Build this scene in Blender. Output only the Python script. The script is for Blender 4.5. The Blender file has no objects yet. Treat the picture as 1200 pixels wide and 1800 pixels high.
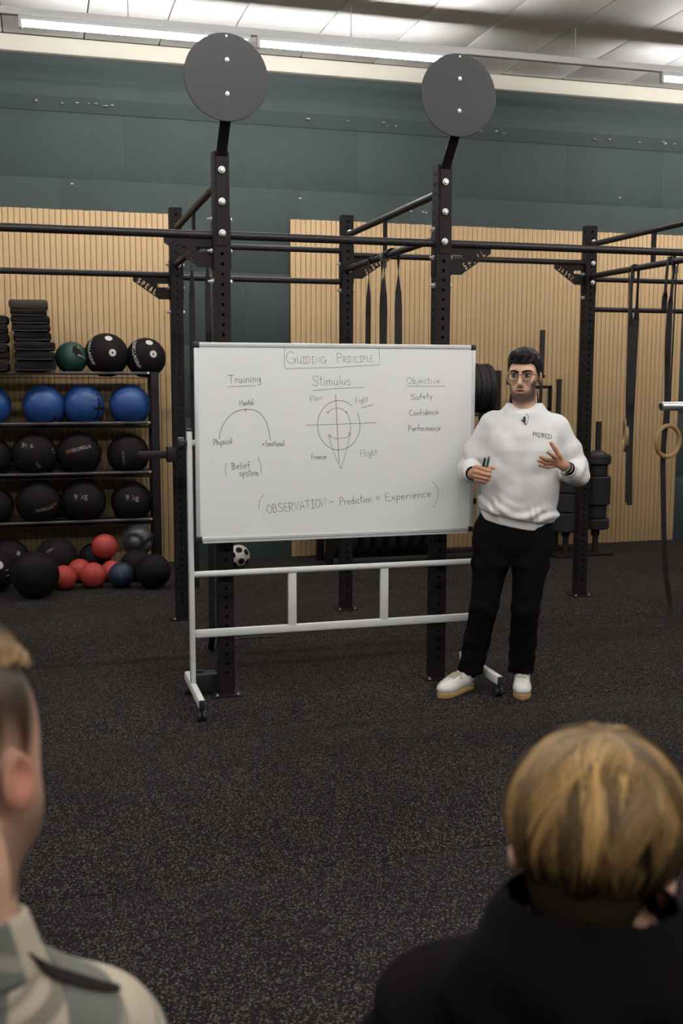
import bpy, bmesh, math, random
import numpy as np
from mathutils import Vector, Matrix
from mathutils.bvhtree import BVHTree

random.seed(7)
rng = np.random.default_rng(7)
SC = bpy.context.scene
COL = SC.collection
PI = math.pi

# ------------------------------------------------------------------ camera
cam_data = bpy.data.cameras.new('camera')
cam_data.sensor_fit = 'HORIZONTAL'
cam_data.sensor_width = 24.0
cam_data.lens = 37.6
cam_data.clip_start = 0.05
cam_data.clip_end = 60
cam_data.dof.use_dof = True
cam_data.dof.focus_distance = 5.5
cam_data.dof.aperture_fstop = 4.2
cam = bpy.data.objects.new('camera', cam_data)
COL.objects.link(cam)
R_right = Vector((0.963, -0.270, 0.002)).normalized()
R_fwd = Vector((0.268, 0.955, -0.126)).normalized()
R_up = R_right.cross(R_fwd).normalized()
R_right = R_fwd.cross(R_up).normalized()
cam.matrix_world = Matrix((
    (R_right.x, R_up.x, -R_fwd.x, 0.0),
    (R_right.y, R_up.y, -R_fwd.y, 0.0),
    (R_right.z, R_up.z, -R_fwd.z, 1.67),
    (0, 0, 0, 1)))
SC.camera = cam

# ------------------------------------------------------------------ world, exposure
world = bpy.data.worlds.new('world')
SC.world = world
world.use_nodes = True
world.node_tree.nodes['Background'].inputs[0].default_value = (0.9, 0.93, 1.0, 1)
world.node_tree.nodes['Background'].inputs[1].default_value = 0.02
SC.view_settings.view_transform = 'Standard'
SC.view_settings.look = 'None'
SC.view_settings.gamma = 1.0
SC.view_settings.use_curve_mapping = False
SC.view_settings.exposure = 0.52
TUBE_POWER = 140.0       # emission strength of the fluorescent tubes

# ------------------------------------------------------------------ helpers
class MB:
    """collects shapes that become one mesh"""
    def __init__(s): s.v = []; s.f = []
    def add(s, vs, fs):
        o = len(s.v); s.v += [tuple(p) for p in vs]; s.f += [tuple(i + o for i in f) for f in fs]; return s
    def box(s, c, d, rot=None, ch=0.0):
        hx, hy, hz = d[0] / 2, d[1] / 2, d[2] / 2
        M = rot if rot is not None else Matrix.Identity(3)
        c = Vector(c)
        if ch <= 0:
            vs = [Vector((x * hx, y * hy, z * hz)) for x in (-1, 1) for y in (-1, 1) for z in (-1, 1)]
            fs = [(0, 1, 3, 2), (4, 6, 7, 5), (0, 4, 5, 1), (2, 3, 7, 6), (0, 2, 6, 4), (1, 5, 7, 3)]
            return s.add([M @ p + c for p in vs], fs)
        bm = bmesh.new()
        bmesh.ops.create_cube(bm, size=1)
        bmesh.ops.scale(bm, vec=d, verts=bm.verts)
        bmesh.ops.bevel(bm, geom=bm.edges[:], offset=ch, segments=2, affect='EDGES', profile=0.5)
        bm.verts.index_update()
        s.add([M @ v.co + c for v in bm.verts], [[v.index for v in f.verts] for f in bm.faces])
        bm.free(); return s
    def tube(s, pts, rad, seg=12, cap=True, sq=None, closed=False, up=None):
        """tube along points; rad scalar, list, or list of (ra, rb)"""
        pts = [Vector(p) for p in pts]; n = len(pts)
        if not isinstance(rad, (list, tuple, np.ndarray)): rad = [rad] * n
        base = len(s.v); prev = None
        for i, p in enumerate(pts):
            if closed: t = pts[(i + 1) % n] - pts[i - 1]
            else: t = pts[min(i + 1, n - 1)] - pts[max(i - 1, 0)]
            t = t.normalized() if t.length > 1e-9 else Vector((0, 0, 1))
            if prev is None:
                a = Vector(up) if up else (Vector((0, 0, 1)) if abs(t.z) < .9 else Vector((1, 0, 0)))
                u = (a - t * a.dot(t)).normalized()
            else:
                u = prev - t * prev.dot(t)
                u = u.normalized() if u.length > 1e-9 else t.orthogonal().normalized()
            prev = u; w = t.cross(u)
            r = rad[i]; ra, rb = (r if isinstance(r, (tuple, list)) else (r, r))
            for k in range(seg):
                a = 2 * PI * k / seg
                s.v.append(tuple(p + u * (ra * math.cos(a)) + w * (rb * math.sin(a))))
        m = n if closed else n - 1
        for i in range(m):
            for k in range(seg):
                a = base + i * seg + k; b = base + i * seg + (k + 1) % seg
                j = (i + 1) % n
                c = base + j * seg + (k + 1) % seg; d = base + j * seg + k
                s.f.append((a, b, c, d))
        if cap and not closed:
            s.f.append(tuple(base + k for k in range(seg))[::-1])
            s.f.append(tuple(base + (n - 1) * seg + k for k in range(seg)))
        return s
    def cyl(s, p0, p1, r, seg=14): return s.tube([p0, p1], r, seg)
    def lathe(s, prof, seg=24, M=None):
        """profile (r, z) revolved about z, then M (4x4)"""
        M = M if M is not None else Matrix.Identity(4)
        base = len(s.v); n = len(prof)
        for r, z in prof:
            for k in range(seg):
                a = 2 * PI * k / seg
                s.v.append(tuple(M @ Vector((r * math.cos(a), r * math.sin(a), z))))
        for i in range(n - 1):
            for k in range(seg):
                a = base + i * seg + k; b = base + i * seg + (k + 1) % seg
                s.f.append((a, b, b + seg, a + seg))
        s.f.append(tuple(base + k for k in range(seg))[::-1])
        s.f.append(tuple(base + (n - 1) * seg + k for k in range(seg)))
        return s
    def prism(s, poly, y0, y1, M=None):
        """polygon in xz extruded along y"""
        M = M if M is not None else Matrix.Identity(4)
        n = len(poly)
        vs = [M @ Vector((x, y0, z)) for x, z in poly] + [M @ Vector((x, y1, z)) for x, z in poly]
        fs = [tuple(range(n)), tuple(range(2 * n - 1, n - 1, -1))]
        fs += [(i, i + n, (i + 1) % n + n, (i + 1) % n) for i in range(n)]
        return s.add(vs, fs)
    def mesh(s, name, smooth=False, fix=True):
        me = bpy.data.meshes.new(name)
        me.from_pydata(s.v, [], s.f)
        if fix:
            bm = bmesh.new(); bm.from_mesh(me)
            bmesh.ops.recalc_face_normals(bm, faces=bm.faces); bm.to_mesh(me); bm.free()
        if smooth: shade(me, smooth)
        return me

def shade(me, angle=None):
    me.polygons.foreach_set('use_smooth', [True] * len(me.polygons))
    if angle is not None and angle is not True:
        bm = bmesh.new(); bm.from_mesh(me)
        for e in bm.edges:
            if len(e.link_faces) == 2 and e.calc_face_angle(0) > angle: e.smooth = False
        bm.to_mesh(me); bm.free()

def tag(o, label=None, cat=None, group=None, kind=None):
    if label: o['label'] = label
    if cat: o['category'] = cat
    if group: o['group'] = group
    if kind: o['kind'] = kind
    return o

def empty(name, loc=(0, 0, 0), rz=0.0):
    o = bpy.data.objects.new(name, None); COL.objects.link(o)
    o.location = loc; o.rotation_euler = (0, 0, rz); o.empty_display_size = .05
    return o

def obj(name, mb, mat, parent=None, smooth=0.6, label=None, cat=None, group=None, kind=None, loc=None):
    me = mb.mesh(name, smooth) if isinstance(mb, MB) else mb
    if mat is not None and not me.materials: me.materials.append(mat)
    o = bpy.data.objects.new(name, me); COL.objects.link(o)
    if parent is not None: o.parent = parent
    if loc is not None: o.location = loc
    tag(o, label, cat, group, kind)
    return o

def copy_tree(o, parent=None):
    c = o.copy(); COL.objects.link(c); c.parent = parent
    for ch in list(o.children): copy_tree(ch, c)
    return c

# ------------------------------------------------------------------ materials
def pmat(name, col, rough=.6, metal=0.0, var=.12, scale=20.0, bump=0.0, bscale=200.0, spec=.4, coat=0.0, col2=None, emit=None, attr=None, sheen=0.0, sss=0.0):
    m = bpy.data.materials.new(name); m.use_nodes = True
    nt = m.node_tree; N = nt.nodes; L = nt.links
    b = N['Principled BSDF']
    b.inputs['Roughness'].default_value = rough
    b.inputs['Metallic'].default_value = metal
    b.inputs['Specular IOR Level'].default_value = spec
    if coat: b.inputs['Coat Weight'].default_value = coat
    if sheen: b.inputs['Sheen Weight'].default_value = sheen
    tc = N.new('ShaderNodeTexCoord')
    nz = N.new('ShaderNodeTexNoise'); nz.inputs['Scale'].default_value = scale; nz.inputs['Detail'].default_value = 4
    L.new(tc.outputs['Object'], nz.inputs['Vector'])
    mx = N.new('ShaderNodeMix'); mx.data_type = 'RGBA'
    c = tuple(col) + (1,)
    c2 = tuple(col2) + (1,) if col2 else tuple(max(0, x * (1 - var)) for x in col) + (1,)
    mx.inputs[6].default_value = c; mx.inputs[7].default_value = c2
    L.new(nz.outputs['Fac'], mx.inputs[0])
    out = mx.outputs[2]
    if attr:
        at = N.new('ShaderNodeAttribute'); at.attribute_name = attr
        mm = N.new('ShaderNodeMix'); mm.data_type = 'RGBA'; mm.blend_type = 'MULTIPLY'; mm.inputs[0].default_value = 1
        L.new(out, mm.inputs[6]); L.new(at.outputs['Color'], mm.inputs[7]); out = mm.outputs[2]
    L.new(out, b.inputs['Base Color'])
    if sss:
        b.inputs['Subsurface Weight'].default_value = sss
        b.inputs['Subsurface Radius'].default_value = (.012, .005, .003)
        b.inputs['Subsurface Scale'].default_value = .5
    if bump:
        n2 = N.new('ShaderNodeTexNoise'); n2.inputs['Scale'].default_value = bscale; n2.inputs['Detail'].default_value = 3
        L.new(tc.outputs['Object'], n2.inputs['Vector'])
        bp = N.new('ShaderNodeBump'); bp.inputs['Strength'].default_value = bump; bp.inputs['Distance'].default_value = .002
        L.new(n2.outputs['Fac'], bp.inputs['Height']); L.new(bp.outputs['Normal'], b.inputs['Normal'])
    if emit:
        b.inputs['Emission Color'].default_value = tuple(emit[:3]) + (1,)
        b.inputs['Emission Strength'].default_value = emit[3]
    return m

M = {}
M['green'] = pmat('green_paint', (.0245, .0375, .035), .75, var=.22, scale=3.0, bump=.25, bscale=60)
M['cream'] = pmat('cream_paint', (.46, .43, .37), .7, var=.1, scale=5)
M['ceil'] = pmat('ceiling_white', (.78, .77, .76), .85, var=.10, scale=2.5, bump=.15, bscale=90)
M['sidewall'] = pmat('white_side_wall', (.25, .24, .23), .8, var=.06, scale=3)
M['gap'] = pmat('dark_gap', (.03, .028, .026), .9)
M['wood'] = pmat('slat_oak', (.385, .258, .132), .6, col2=(.34, .222, .108), scale=9, bump=.15, bscale=80)
M['felt'] = pmat('dark_felt', (.13, .08, .035), .95)
M['steel'] = pmat('black_powder_coat', (.0125, .0088, .0100), .55, var=.3, scale=30, bump=.08, bscale=400, spec=.16)
M['steel2'] = pmat('black_worn_bar', (.019, .0135, .0145), .45, var=.45, scale=8, spec=.32)
M['disc'] = pmat('grey_powder_coat', (.027, .027, .0285), .5, var=.1, scale=60, bump=.1, bscale=500, spec=.3)
M['zinc'] = pmat('zinc_bolt', (.60, .60, .58), .35, metal=.7, var=.1)
M['white'] = pmat('whiteboard_enamel', (.78, .78, .77), .3, var=.03, scale=2, spec=.5)
M['alu'] = pmat('pale_aluminium', (.60, .60, .60), .4, metal=.25, var=.06)
M['pwhite'] = pmat('white_powder_coat', (.60, .60, .60), .45, var=.05)
M['plastic'] = pmat('black_plastic', (.018, .016, .017), .5, var=.2)
M['rubber'] = pmat('black_rubber', (.0095, .0062, .0074), .7, var=.3, scale=12, bump=.2, bscale=150)
M['tube'] = pmat('fluorescent_tube', (.9, .9, .9), .4, emit=(1.0, .985, .95, TUBE_POWER))
M['ink'] = pmat('black_marker_ink', (.14, .14, .14), .6, var=.5, scale=60)
M['inkfaint'] = pmat('faint_marker_ink', (.30, .30, .30), .6, var=.4, scale=60)
M['inkred'] = pmat('red_marker_ink', (.55, .22, .20), .6, var=.4, scale=60)

# rubber granulate floor: dark binder with pale flecks
def floor_mat():
    m = bpy.data.materials.new('speckled_rubber'); m.use_nodes = True
    nt = m.node_tree; N = nt.nodes; L = nt.links; b = N['Principled BSDF']
    tc = N.new('ShaderNodeTexCoord')
    wn = N.new('ShaderNodeTexNoise'); wn.inputs['Scale'].default_value = 120
    L.new(tc.outputs['Object'], wn.inputs['Vector'])
    add = N.new('ShaderNodeMix'); add.data_type = 'VECTOR'; add.inputs[0].default_value = .004
    L.new(tc.outputs['Object'], add.inputs[4]); L.new(wn.outputs['Color'], add.inputs[5])
    vo = N.new('ShaderNodeTexVoronoi'); vo.inputs['Scale'].default_value = 260
    L.new(add.outputs[1], vo.inputs['Vector'])
    sep = N.new('ShaderNodeSeparateColor'); L.new(vo.outputs['Color'], sep.inputs[0])
    rmp = N.new('ShaderNodeValToRGB')
    e = rmp.color_ramp.elements
    e[0].position = .66; e[0].color = (.0074, .0055, .0057, 1)
    e[1].position = .98; e[1].color = (.125, .117, .11, 1)
    k = rmp.color_ramp.elements.new(.80); k.color = (.016, .0135, .0135, 1)
    L.new(sep.outputs[0], rmp.inputs[0])
    big = N.new('ShaderNodeTexNoise'); big.inputs['Scale'].default_value = 1.3; big.inputs['Detail'].default_value = 5
    L.new(tc.outputs['Object'], big.inputs['Vector'])
    mp = N.new('ShaderNodeMapRange'); mp.inputs[1].default_value = .3; mp.inputs[2].default_value = .7
    mp.inputs[3].default_value = .82; mp.inputs[4].default_value = 1.15
    L.new(big.outputs['Fac'], mp.inputs[0])
    mul = N.new('ShaderNodeMix'); mul.data_type = 'RGBA'; mul.blend_type = 'MULTIPLY'; mul.inputs[0].default_value = 1
    L.new(rmp.outputs[0], mul.inputs[6]); L.new(mp.outputs[0], mul.inputs[7])
    L.new(mul.outputs[2], b.inputs['Base Color'])
    b.inputs['Roughness'].default_value = .85; b.inputs['Specular IOR Level'].default_value = .07
    bp = N.new('ShaderNodeBump'); bp.inputs['Strength'].default_value = .35; bp.inputs['Distance'].default_value = .002
    L.new(vo.outputs['Distance'], bp.inputs['Height']); L.new(bp.outputs['Normal'], b.inputs['Normal'])
    return m
M['floor'] = floor_mat()

# ------------------------------------------------------------------ the room
X0, X1, Y0, YW, ZC = -5.0, 10.5, -4.5, 9.59, 4.42
fl = obj('floor', MB().box(((X0 + X1) / 2, (Y0 + YW) / 2, -.06), (X1 - X0, YW - Y0, .10)), M['gap'], kind='structure')
my = [-4.5, -2.6, -1.1, .385, 1.885, 3.375, 4.90, 6.40, 7.90, 9.585]
for r in range(len(my) - 1):
    off = [0.0, 1.7, .6, 2.4, 1.1, 3.0, .3, 2.0, 1.3][r]
    xs = [X0] + [x for x in np.arange(X0 + off + 1.2, X1 - .8, 5.0)] + [X1]
    for i in range(len(xs) - 1):
        a, b, c, d = xs[i], xs[i + 1], my[r], my[r + 1]
        obj('rubber_mat', MB().box(((a + b) / 2, (c + d) / 2, -.005), (b - a - .003, d - c - .004, .010), ch=.0012), M['floor'], fl)

# back wall with its painted panels, projecting ring beam and cream cornice
wb = obj('wall_back', MB().box(((X0 + X1) / 2, YW + .12, ZC / 2), (X1 - X0, .20, ZC)), M['gap'], kind='structure')
zrow = [0, .66, 1.30, 1.94, 2.58, 3.32, 3.90]
for r in range(len(zrow) - 1):
    x = X0 - (.5 if r % 2 else 0.0) + .02
    while x < X1:
        a, b = max(x, X0), min(x + 1.04, X1)
        if b - a > .05:
            z0, z1 = zrow[r], zrow[r + 1]
            obj('wall_panel', MB().box(((a + b) / 2, YW + .01, (z0 + z1) / 2), (b - a - .0008, .02, z1 - z0 - .0008), ch=.0005), M['green'], wb)
        x += 1.04
bp_ = [(0, 3.86), (0, 4.29), (-.052, 4.29), (-.052, 3.975), (-.010, 3.86)]
mb = MB()
vs = [(x, YW + y, z) for x in (X0, X1) for y, z in bp_]; n = len(bp_)
mb.add(vs, [tuple(range(n)), tuple(range(2 * n - 1, n - 1, -1))] + [(i, (i + 1) % n, (i + 1) % n + n, i + n) for i in range(n)])
obj('ring_beam', mb, M['green'], wb, smooth=False)
obj('cornice', MB().box(((X0 + X1) / 2, YW - .055, 4.355), (X1 - X0, .13, .128), ch=.006), M['cream'], wb)
mb = MB()
for k in range(26):
    x = rng.choice([.15, .45, .65, 2.6, 3.1, 4.0, 5.3, 5.9]) + rng.normal(0, .12)
    mb.box((x, YW - .0415 - rng.uniform(0, .002), 3.925 + rng.normal(0, .007)), (rng.uniform(.006, .03), .055, rng.uniform(.003, .007)))
for (x, z) in [(.32, 3.28), (3.35, 3.18), (3.47, 3.18), (3.5, 3.175), (2.3, 3.25), (5.5, 3.4)]:
    mb.box((x, YW - .001, z), (.02, .004, .008))
obj('paint_chips', mb, M['cream'], wb, kind='stuff', smooth=False)

# slatted oak panels, each slat its own piece
def slat_panel(xa, xb, ztop):
    back = obj('slat_panel', MB().box(((xa + xb) / 2, YW - .008, ztop / 2 + .006), (xb - xa, .014, ztop - .012)), M['felt'], wb)
    n = int(round((xb - xa) / .0475)); p = (xb - xa) / n
    me = MB().box((0, 0, 0), (p - .0042, .016, ztop - .008), ch=.0015).mesh('wood_slat', .6)
    me.materials.append(M['wood'])
    for i in range(n):
        o = obj('wood_slat', me, None, back)
        o.location = (xa + p * (i + .5), YW - .022, ztop / 2 + .004 + rng.uniform(-.002, .002))
slat_panel(-1.30, 1.121, 3.06)
slat_panel(2.203, 6.222, 3.06)

# side walls and the wall behind the camera close the room
obj('wall_left', MB().box((X0 - .1, (Y0 + YW) / 2, ZC / 2), (.2, YW - Y0, ZC)), M['sidewall'], kind='structure')
obj('wall_right', MB().box((X1 + .1, (Y0 + YW) / 2, ZC / 2), (.2, YW - Y0, ZC)), M['sidewall'], kind='structure')
obj('wall_front', MB().box(((X0 + X1) / 2, Y0 - .1, ZC / 2), (X1 - X0, .2, ZC)), M['sidewall'], kind='structure')

# ceiling planks
ce = obj('ceiling', MB().box(((X0 + X1) / 2, (Y0 + YW) / 2, ZC + .14), (X1 - X0, YW - Y0, .12)), M['gap'], kind='structure')
seams = [-.195, .445, 1.058, 1.595, 2.28, 2.94, 3.555, 4.175, 4.78, 5.452]
while seams[0] > X0 + .62: seams.insert(0, seams[0] - .62)
while seams[-1] < X1 - .62: seams.append(seams[-1] + .62)
seams = [X0] + seams + [X1]
for i in range(len(seams) - 1):
    a, b = seams[i], seams[i + 1]
    if b - a < .05: continue
    for (c, d) in ((Y0, 2.6), (2.6, YW - .12)):
        obj('ceiling_plank', MB().box(((a + b) / 2, (c + d) / 2, ZC + .04 + rng.uniform(0, .004)), (b - a - .011, d - c - .008, .08), ch=.004), M['ceil'], ce)

# ------------------------------------------------------------------ fluorescent trunking
def light_row(name, y, z, xa, xb, tubes, rods, label):
    root = empty(name, (0, y, z)); tag(root, label, 'ceiling light', 'fluorescent light rows')
    mb = MB().box(((xa + xb) / 2, 0, .045), (xb - xa, .050, .05), ch=.004)
    for x in np.arange(xa + .9, xb, 1.55): mb.box((x, 0, .045), (.012, .056, .056))
    obj('trunking_rail', mb, M['pwhite'], root)
    for x in rods:
        r_ = obj('hanger_rod', MB().cyl((x, 0, .065), (x, 0, ZC - z - .002), .0045, 8), M['zinc'], root)
        obj('hook', MB().box((x, 0, .085), (.012, .016, .04), ch=.002), M['zinc'], r_)
    for a, b in tubes:
        u = obj('tube_unit', MB().box(((a + b) / 2, 0, .004), (b - a, .050, .032), ch=.003), M['pwhite'], root)
        for xx in (a + .012, b - .012):
            obj('end_cap', MB().box((xx, 0, -.028), (.026, .04, .068), ch=.004), M['pwhite'], u)
        obj('tube', MB().cyl((a + .025, 0, -.037), (b - .025, 0, -.037), .014, 10), M['tube'], u)
    return root
light_row('fluorescent_light', 8.10, 4.125, -4.6, 10.2, [(-4.4, -2.8), (-2.75, -1.15), (-.06, 1.57), (1.62, 3.25), (4.98, 6.55), (6.6, 8.2)],
          [-3.2, -1.1, .69, 2.34, 4.2, 6.0, 7.8], 'white ceiling fluorescent light row hanging in front of the green wall')
for y, w in ((3.30, 'between the audience and the whiteboard'), (-1.5, 'behind the seated audience')):
    light_row('fluorescent_light', y, 4.125, -4.6, 10.2, [(-4.4, -2.8), (-1.2, .4), (.45, 2.05), (3.0, 4.6), (4.65, 6.25), (8.0, 9.6)],
              [-3.2, -1.1, .69, 2.34, 4.2, 6.0, 7.8], 'white ceiling fluorescent light row ' + w)

# ------------------------------------------------------------------ training rig
rig = empty('training_rig', (0, 0, 0))
tag(rig, 'black steel pull-up rig with perforated uprights, crossbars and two round targets', 'exercise rig')
S, HU = .080, 2.77
def upright_mesh():
    mb = MB(); cell = .05; n = int(HU / cell)
    r = .0085
    for face in range(4):
        Mr = Matrix.Rotation(face * PI / 2, 4, 'Z')
        for i in range(n + 1):
            z0 = i * cell; z1 = min(z0 + cell, HU)
            if z1 - z0 < .001: continue
            q = [(-S / 2, z0), (S / 2, z0), (S / 2, z1), (-S / 2, z1)]
            if z1 - z0 < .045 or z0 < .1:
                mb.add([Mr @ Vector((x, -S / 2, z)) for x, z in q], [(0, 1, 2, 3)]); continue
            zc = (z0 + z1) / 2
            outer = [(-S / 2, z0), (0, z0), (S / 2, z0), (S / 2, zc), (S / 2, z1), (0, z1), (-S / 2, z1), (-S / 2, zc)]
            ang = [225, 270, 315, 0, 45, 90, 135, 180]
            inner = [(r * math.cos(math.radians(a)), zc + r * math.sin(math.radians(a))) for a in ang]
            vs = [Mr @ Vector((x, -S / 2, z)) for x, z in outer] + [Mr @ Vector((x, -S / 2, z)) for x, z in inner] + \
                 [Mr @ Vector((x, -S / 2 + .004, z)) for x, z in inner]
            fs = [(k, (k + 1) % 8, 8 + (k + 1) % 8, 8 + k) for k in range(8)] + [(8 + k, 8 + (k + 1) % 8, 16 + (k + 1) % 8, 16 + k) for k in range(8)]
            mb.add(vs, fs)
    h = S / 2
    mb.add([(-h, -h, HU), (h, -h, HU), (h, h, HU), (-h, h, HU)], [(0, 1, 2, 3)])
    mb.box((0, 0, .004), (.15, .15, .008))
    return mb.mesh('upright', False, fix=False)
UP = upright_mesh(); UP.materials.append(M['steel'])
bolt_me = MB().lathe([(.0001, .0), (.0175, 0), (.0175, .003), (.0125, .0035), (.0125, .012), (.009, .0145), (.0001, .0145)], 12).mesh('bolt', .5)
bolt_me.materials.append(M['zinc'])
nut_me = MB().lathe([(.0001, 0), (.016, 0), (.016, .003), (.0125, .0035), (.0125, .016), (.007, .0165), (.007, .03), (.0001, .03)], 6).mesh('bolt', .3)
nut_me.materials.append(M['zinc'])
FY, BY = 5.46, 7.30
XA, XB, XC, XD, XE = -.97, .90, 2.08, 3.95, 5.13
UPR = {}
for key, x, y in [('FA', XA, FY), ('FB', XB, FY), ('FC', XC, FY), ('FD', XD, FY), ('FE', XE, FY), ('BA', XA, BY), ('BB', XB, BY), ('BC', XC, BY), ('BD', XD, BY), ('BE', XE, BY)]:
    o = obj('upright', UP, None, rig); o.location = (x, y, 0); UPR[key] = o
    for sx in (-1, 1):
        b = obj('anchor_bolt', nut_me, None, o); b.location = (sx * .055, -.055, .008); b.scale = (.55, .55, .40)
def bolt(up, pos, d, me=bolt_me):
    b = obj('bolt', me, None, up)
    b.location = pos
    b.rotation_euler = Vector(d).to_track_quat('Z', 'Y').to_euler()
# bolts on front faces and pairs through the sides where the crossbars land
for k in ('FB', 'FC'):
    for z in (2.68, 2.528, 2.375): bolt(UPR[k], (0, -.052, z), (0, -1, 0))
for k in ('BB', 'BC', 'BD'):
    for z in (2.655, 2.50 if k == 'BD' else 2.40): bolt(UPR[k], (.012, -.04, z), (0, -1, 0))
for k, zs in (('FB', (2.445, 2.29, 2.14)), ('FC', (2.44, 2.295, 2.15)), ('BB', (2.40, 2.25, 2.09)), ('BC', (2.59, 2.44, 2.26)), ('BD', (2.42, 2.25))):
    for z in zs:
        bolt(UPR[k], (-.04, -.012, z), (-1, 0, 0), nut_me); bolt(UPR[k], (.04, -.012, z), (1, 0, 0))
bolt(UPR['BD'], (.012, -.04, 2.36), (0, -1, 0))
# flange plates on the sides of front uprights
for k in ('FB', 'FC', 'BB', 'BC', 'BD'):
    zs = {'FB': 2.33, 'FC': 2.33, 'BB': 2.30, 'BC': 2.44, 'BD': 2.42}[k]
    for s in (-1, 1):
        obj('flange', MB().box((s * .0425, 0, zs), (.006, .07, .26), ch=.002), M['steel'], UPR[k])
def bar(p0, p1, r=.0205, name='crossbar', mat='steel2'):
    return obj(name, MB().cyl(p0, p1, r, 16), M[mat], rig)
h = S / 2
# front row: one pull-up bar in every bay
for a, b in ((XA, XB), (XB, XC), (XC, XD), (XD, XE)): bar((a + h, FY, 2.37), (b - h, FY, 2.37))
# back row: single pull-up bars in the wide bays, two plain bars in the narrow ones
bar((XA + h, BY, 2.335), (XB - h, BY, 2.335)); bar((XC + h, BY, 2.505), (XD - h, BY, 2.505))
for z in (2.532, 2.321): bar((XB + h, BY, z), (XC - h, BY, z), .0195)
for z in (2.388, 2.168): bar((XD + h, BY, z), (XE - h, BY, z), .0195)
# front-to-back ladders of two bars and a strut
for x in (XA, XB, XC, XD, XE):
    for z in (2.635, 2.405): bar((x, FY + h, z), (x, BY - h, z), .0205)
    obj('strut', MB().box((x, 6.43, 2.52), (.018, .034, .20)), M['steel'], rig)

# gusset plates with the maker's name cut out
LET = {
 'L': [(0, 0), (.6, 0), (.6, .2), (.22, .2), (.22, 1), (0, 1)],
 'E': [(0, 0), (.6, 0), (.6, .18), (.22, .18), (.22, .41), (.55, .41), (.55, .59), (.22, .59), (.22, .82), (.6, .82), (.6, 1), (0, 1)],
 'S': [(0, 0), (.6, 0), (.6, .58), (.2, .58), (.2, .82), (.6, .82), (.6, 1), (0, 1), (0, .42), (.4, .42), (.4, .18), (0, .18)],
 'P': [(0, 0), (.2, 0), (.2, .36), (.6, .36), (.6, 1), (.27, 1), (.27, .82), (.4, .82), (.4, .54), (.2, .54), (.2, 1), (0, 1)],
 'A': [(0, 0), (.18, 0), (.23, .26), (.37, .26), (.42, 0), (.6, 0), (.40, 1), (.20, 1)]}
def flat_with_holes(name, outer, holes, th, bev=0.0):
    cu = bpy.data.curves.new(name, 'CURVE'); cu.dimensions = '2D'; cu.fill_mode = 'BOTH'; cu.extrude = th / 2
    for poly in [outer] + holes:
        sp = cu.splines.new('POLY'); sp.points.add(len(poly) - 1); sp.use_cyclic_u = True
        for i, p in enumerate(poly): sp.points[i].co = (p[0], p[1], 0, 1)
    o = bpy.data.objects.new(name, cu); COL.objects.link(o)
    dg = bpy.context.evaluated_depsgraph_get()
    me = bpy.data.meshes.new_from_object(o.evaluated_get(dg))
    bpy.data.objects.remove(o); bpy.data.curves.remove(cu)
    me.name = name
    return me
def gusset(at, side, mirror, y_front=True):
    outer = [(0, 0), (.245, 0), (.243, -.035), (.095, -.135), (.075, -.15), (0, -.15)]
    slot = [(.012, -.048), (.084, -.048), (.084, -.072), (.012, -.072)]
    P = lambda u, z: (side * u, z)
    # text band along the slanted edge
    a = Vector((.243, -.035)); b = Vector((.085, -.1415))
    if side < 0: p0, p1 = Vector((-a.x, a.y)), Vector((-b.x, b.y))
    else: p0, p1 = Vector((b.x, b.y)), Vector((a.x, a.y))
    t = (p1 - p0).normalized(); nrm = Vector((-t.y, t.x))
    H = .036; adv = .031; total = adv * 4 + .6 * H
    start = p0 + t * ((p1 - p0).length - total) * .5 + nrm * .007
    holes = [[P(*q) for q in slot]]
    for i, c in enumerate('SPEAL'):
        poly = []
        for (x, y) in LET[c]:
            s = adv * i + x * H * .78
            if mirror: s = total - s
            q = start + t * s + nrm * (y * H); poly.append((q.x, q.y))
        holes.append(poly)
    me = flat_with_holes('gusset', [P(*q) for q in outer], holes, .008)
    me.materials.append(M['steel'])
    o = obj('gusset', me, None, rig, smooth=False); o.location = at; o.rotation_euler = (PI / 2, 0, 0)
    return o
gusset((XB - h, FY, 2.36), -1, False); gusset((XC + h, FY, 2.36), 1, False)
gusset((XA + h, FY, 2.36), 1, False); gusset((XD - h, FY, 2.36), -1, False)
gusset((XB - h, BY, 2.325), -1, False); gusset((XA + h, BY, 2.325), 1, False)
gusset((XC + h, BY, 2.495), 1, True); gusset((XD - h, BY, 2.495), -1, True)

# wall-ball targets: bent strap, round plate, two screws
for x in (XB, XC):
    tg = obj('target_plate', MB().lathe([(.0001, -.003), (.2, -.003), (.202, 0), (.2, .003), (.0001, .003)], 72, Matrix.Translation((x, 5.245, 3.075)) @ Matrix.Rotation(PI / 2, 4, 'X')), M['disc'], rig, label='round grey target plate')
    mb = MB(); yf = FY - h - .006
    prof = [(yf, 2.315), (yf, 2.745), (5.27, 2.90), (5.256, 2.94), (5.256, 3.10), (5.262, 3.10), (5.262, 2.94), (5.277, 2.905), (yf + .006, 2.752), (yf + .006, 2.315)]
    n = len(prof); w = .026
    mb.add([(x - w, y, z) for y, z in prof] + [(x + w, y, z) for y, z in prof], [tuple(range(n)), tuple(range(2 * n - 1, n - 1, -1))] + [(i, (i + 1) % n, (i + 1) % n + n, i + n) for i in range(n)])
    obj('target_bracket', mb, M['steel'], rig, smooth=False)
    for z in (3.155, 3.0):
        b = obj('screw', bolt_me, None, tg); b.scale = (.6, .6, .6); b.location = (x + .004, 5.241, z); b.rotation_euler = (PI / 2, 0, 0)
    b = obj('screw', bolt_me, None, tg); b.scale = (.32, .32, .32); b.location = (x + .002, 5.241, 3.262); b.rotation_euler = (PI / 2, 0, 0)

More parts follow.
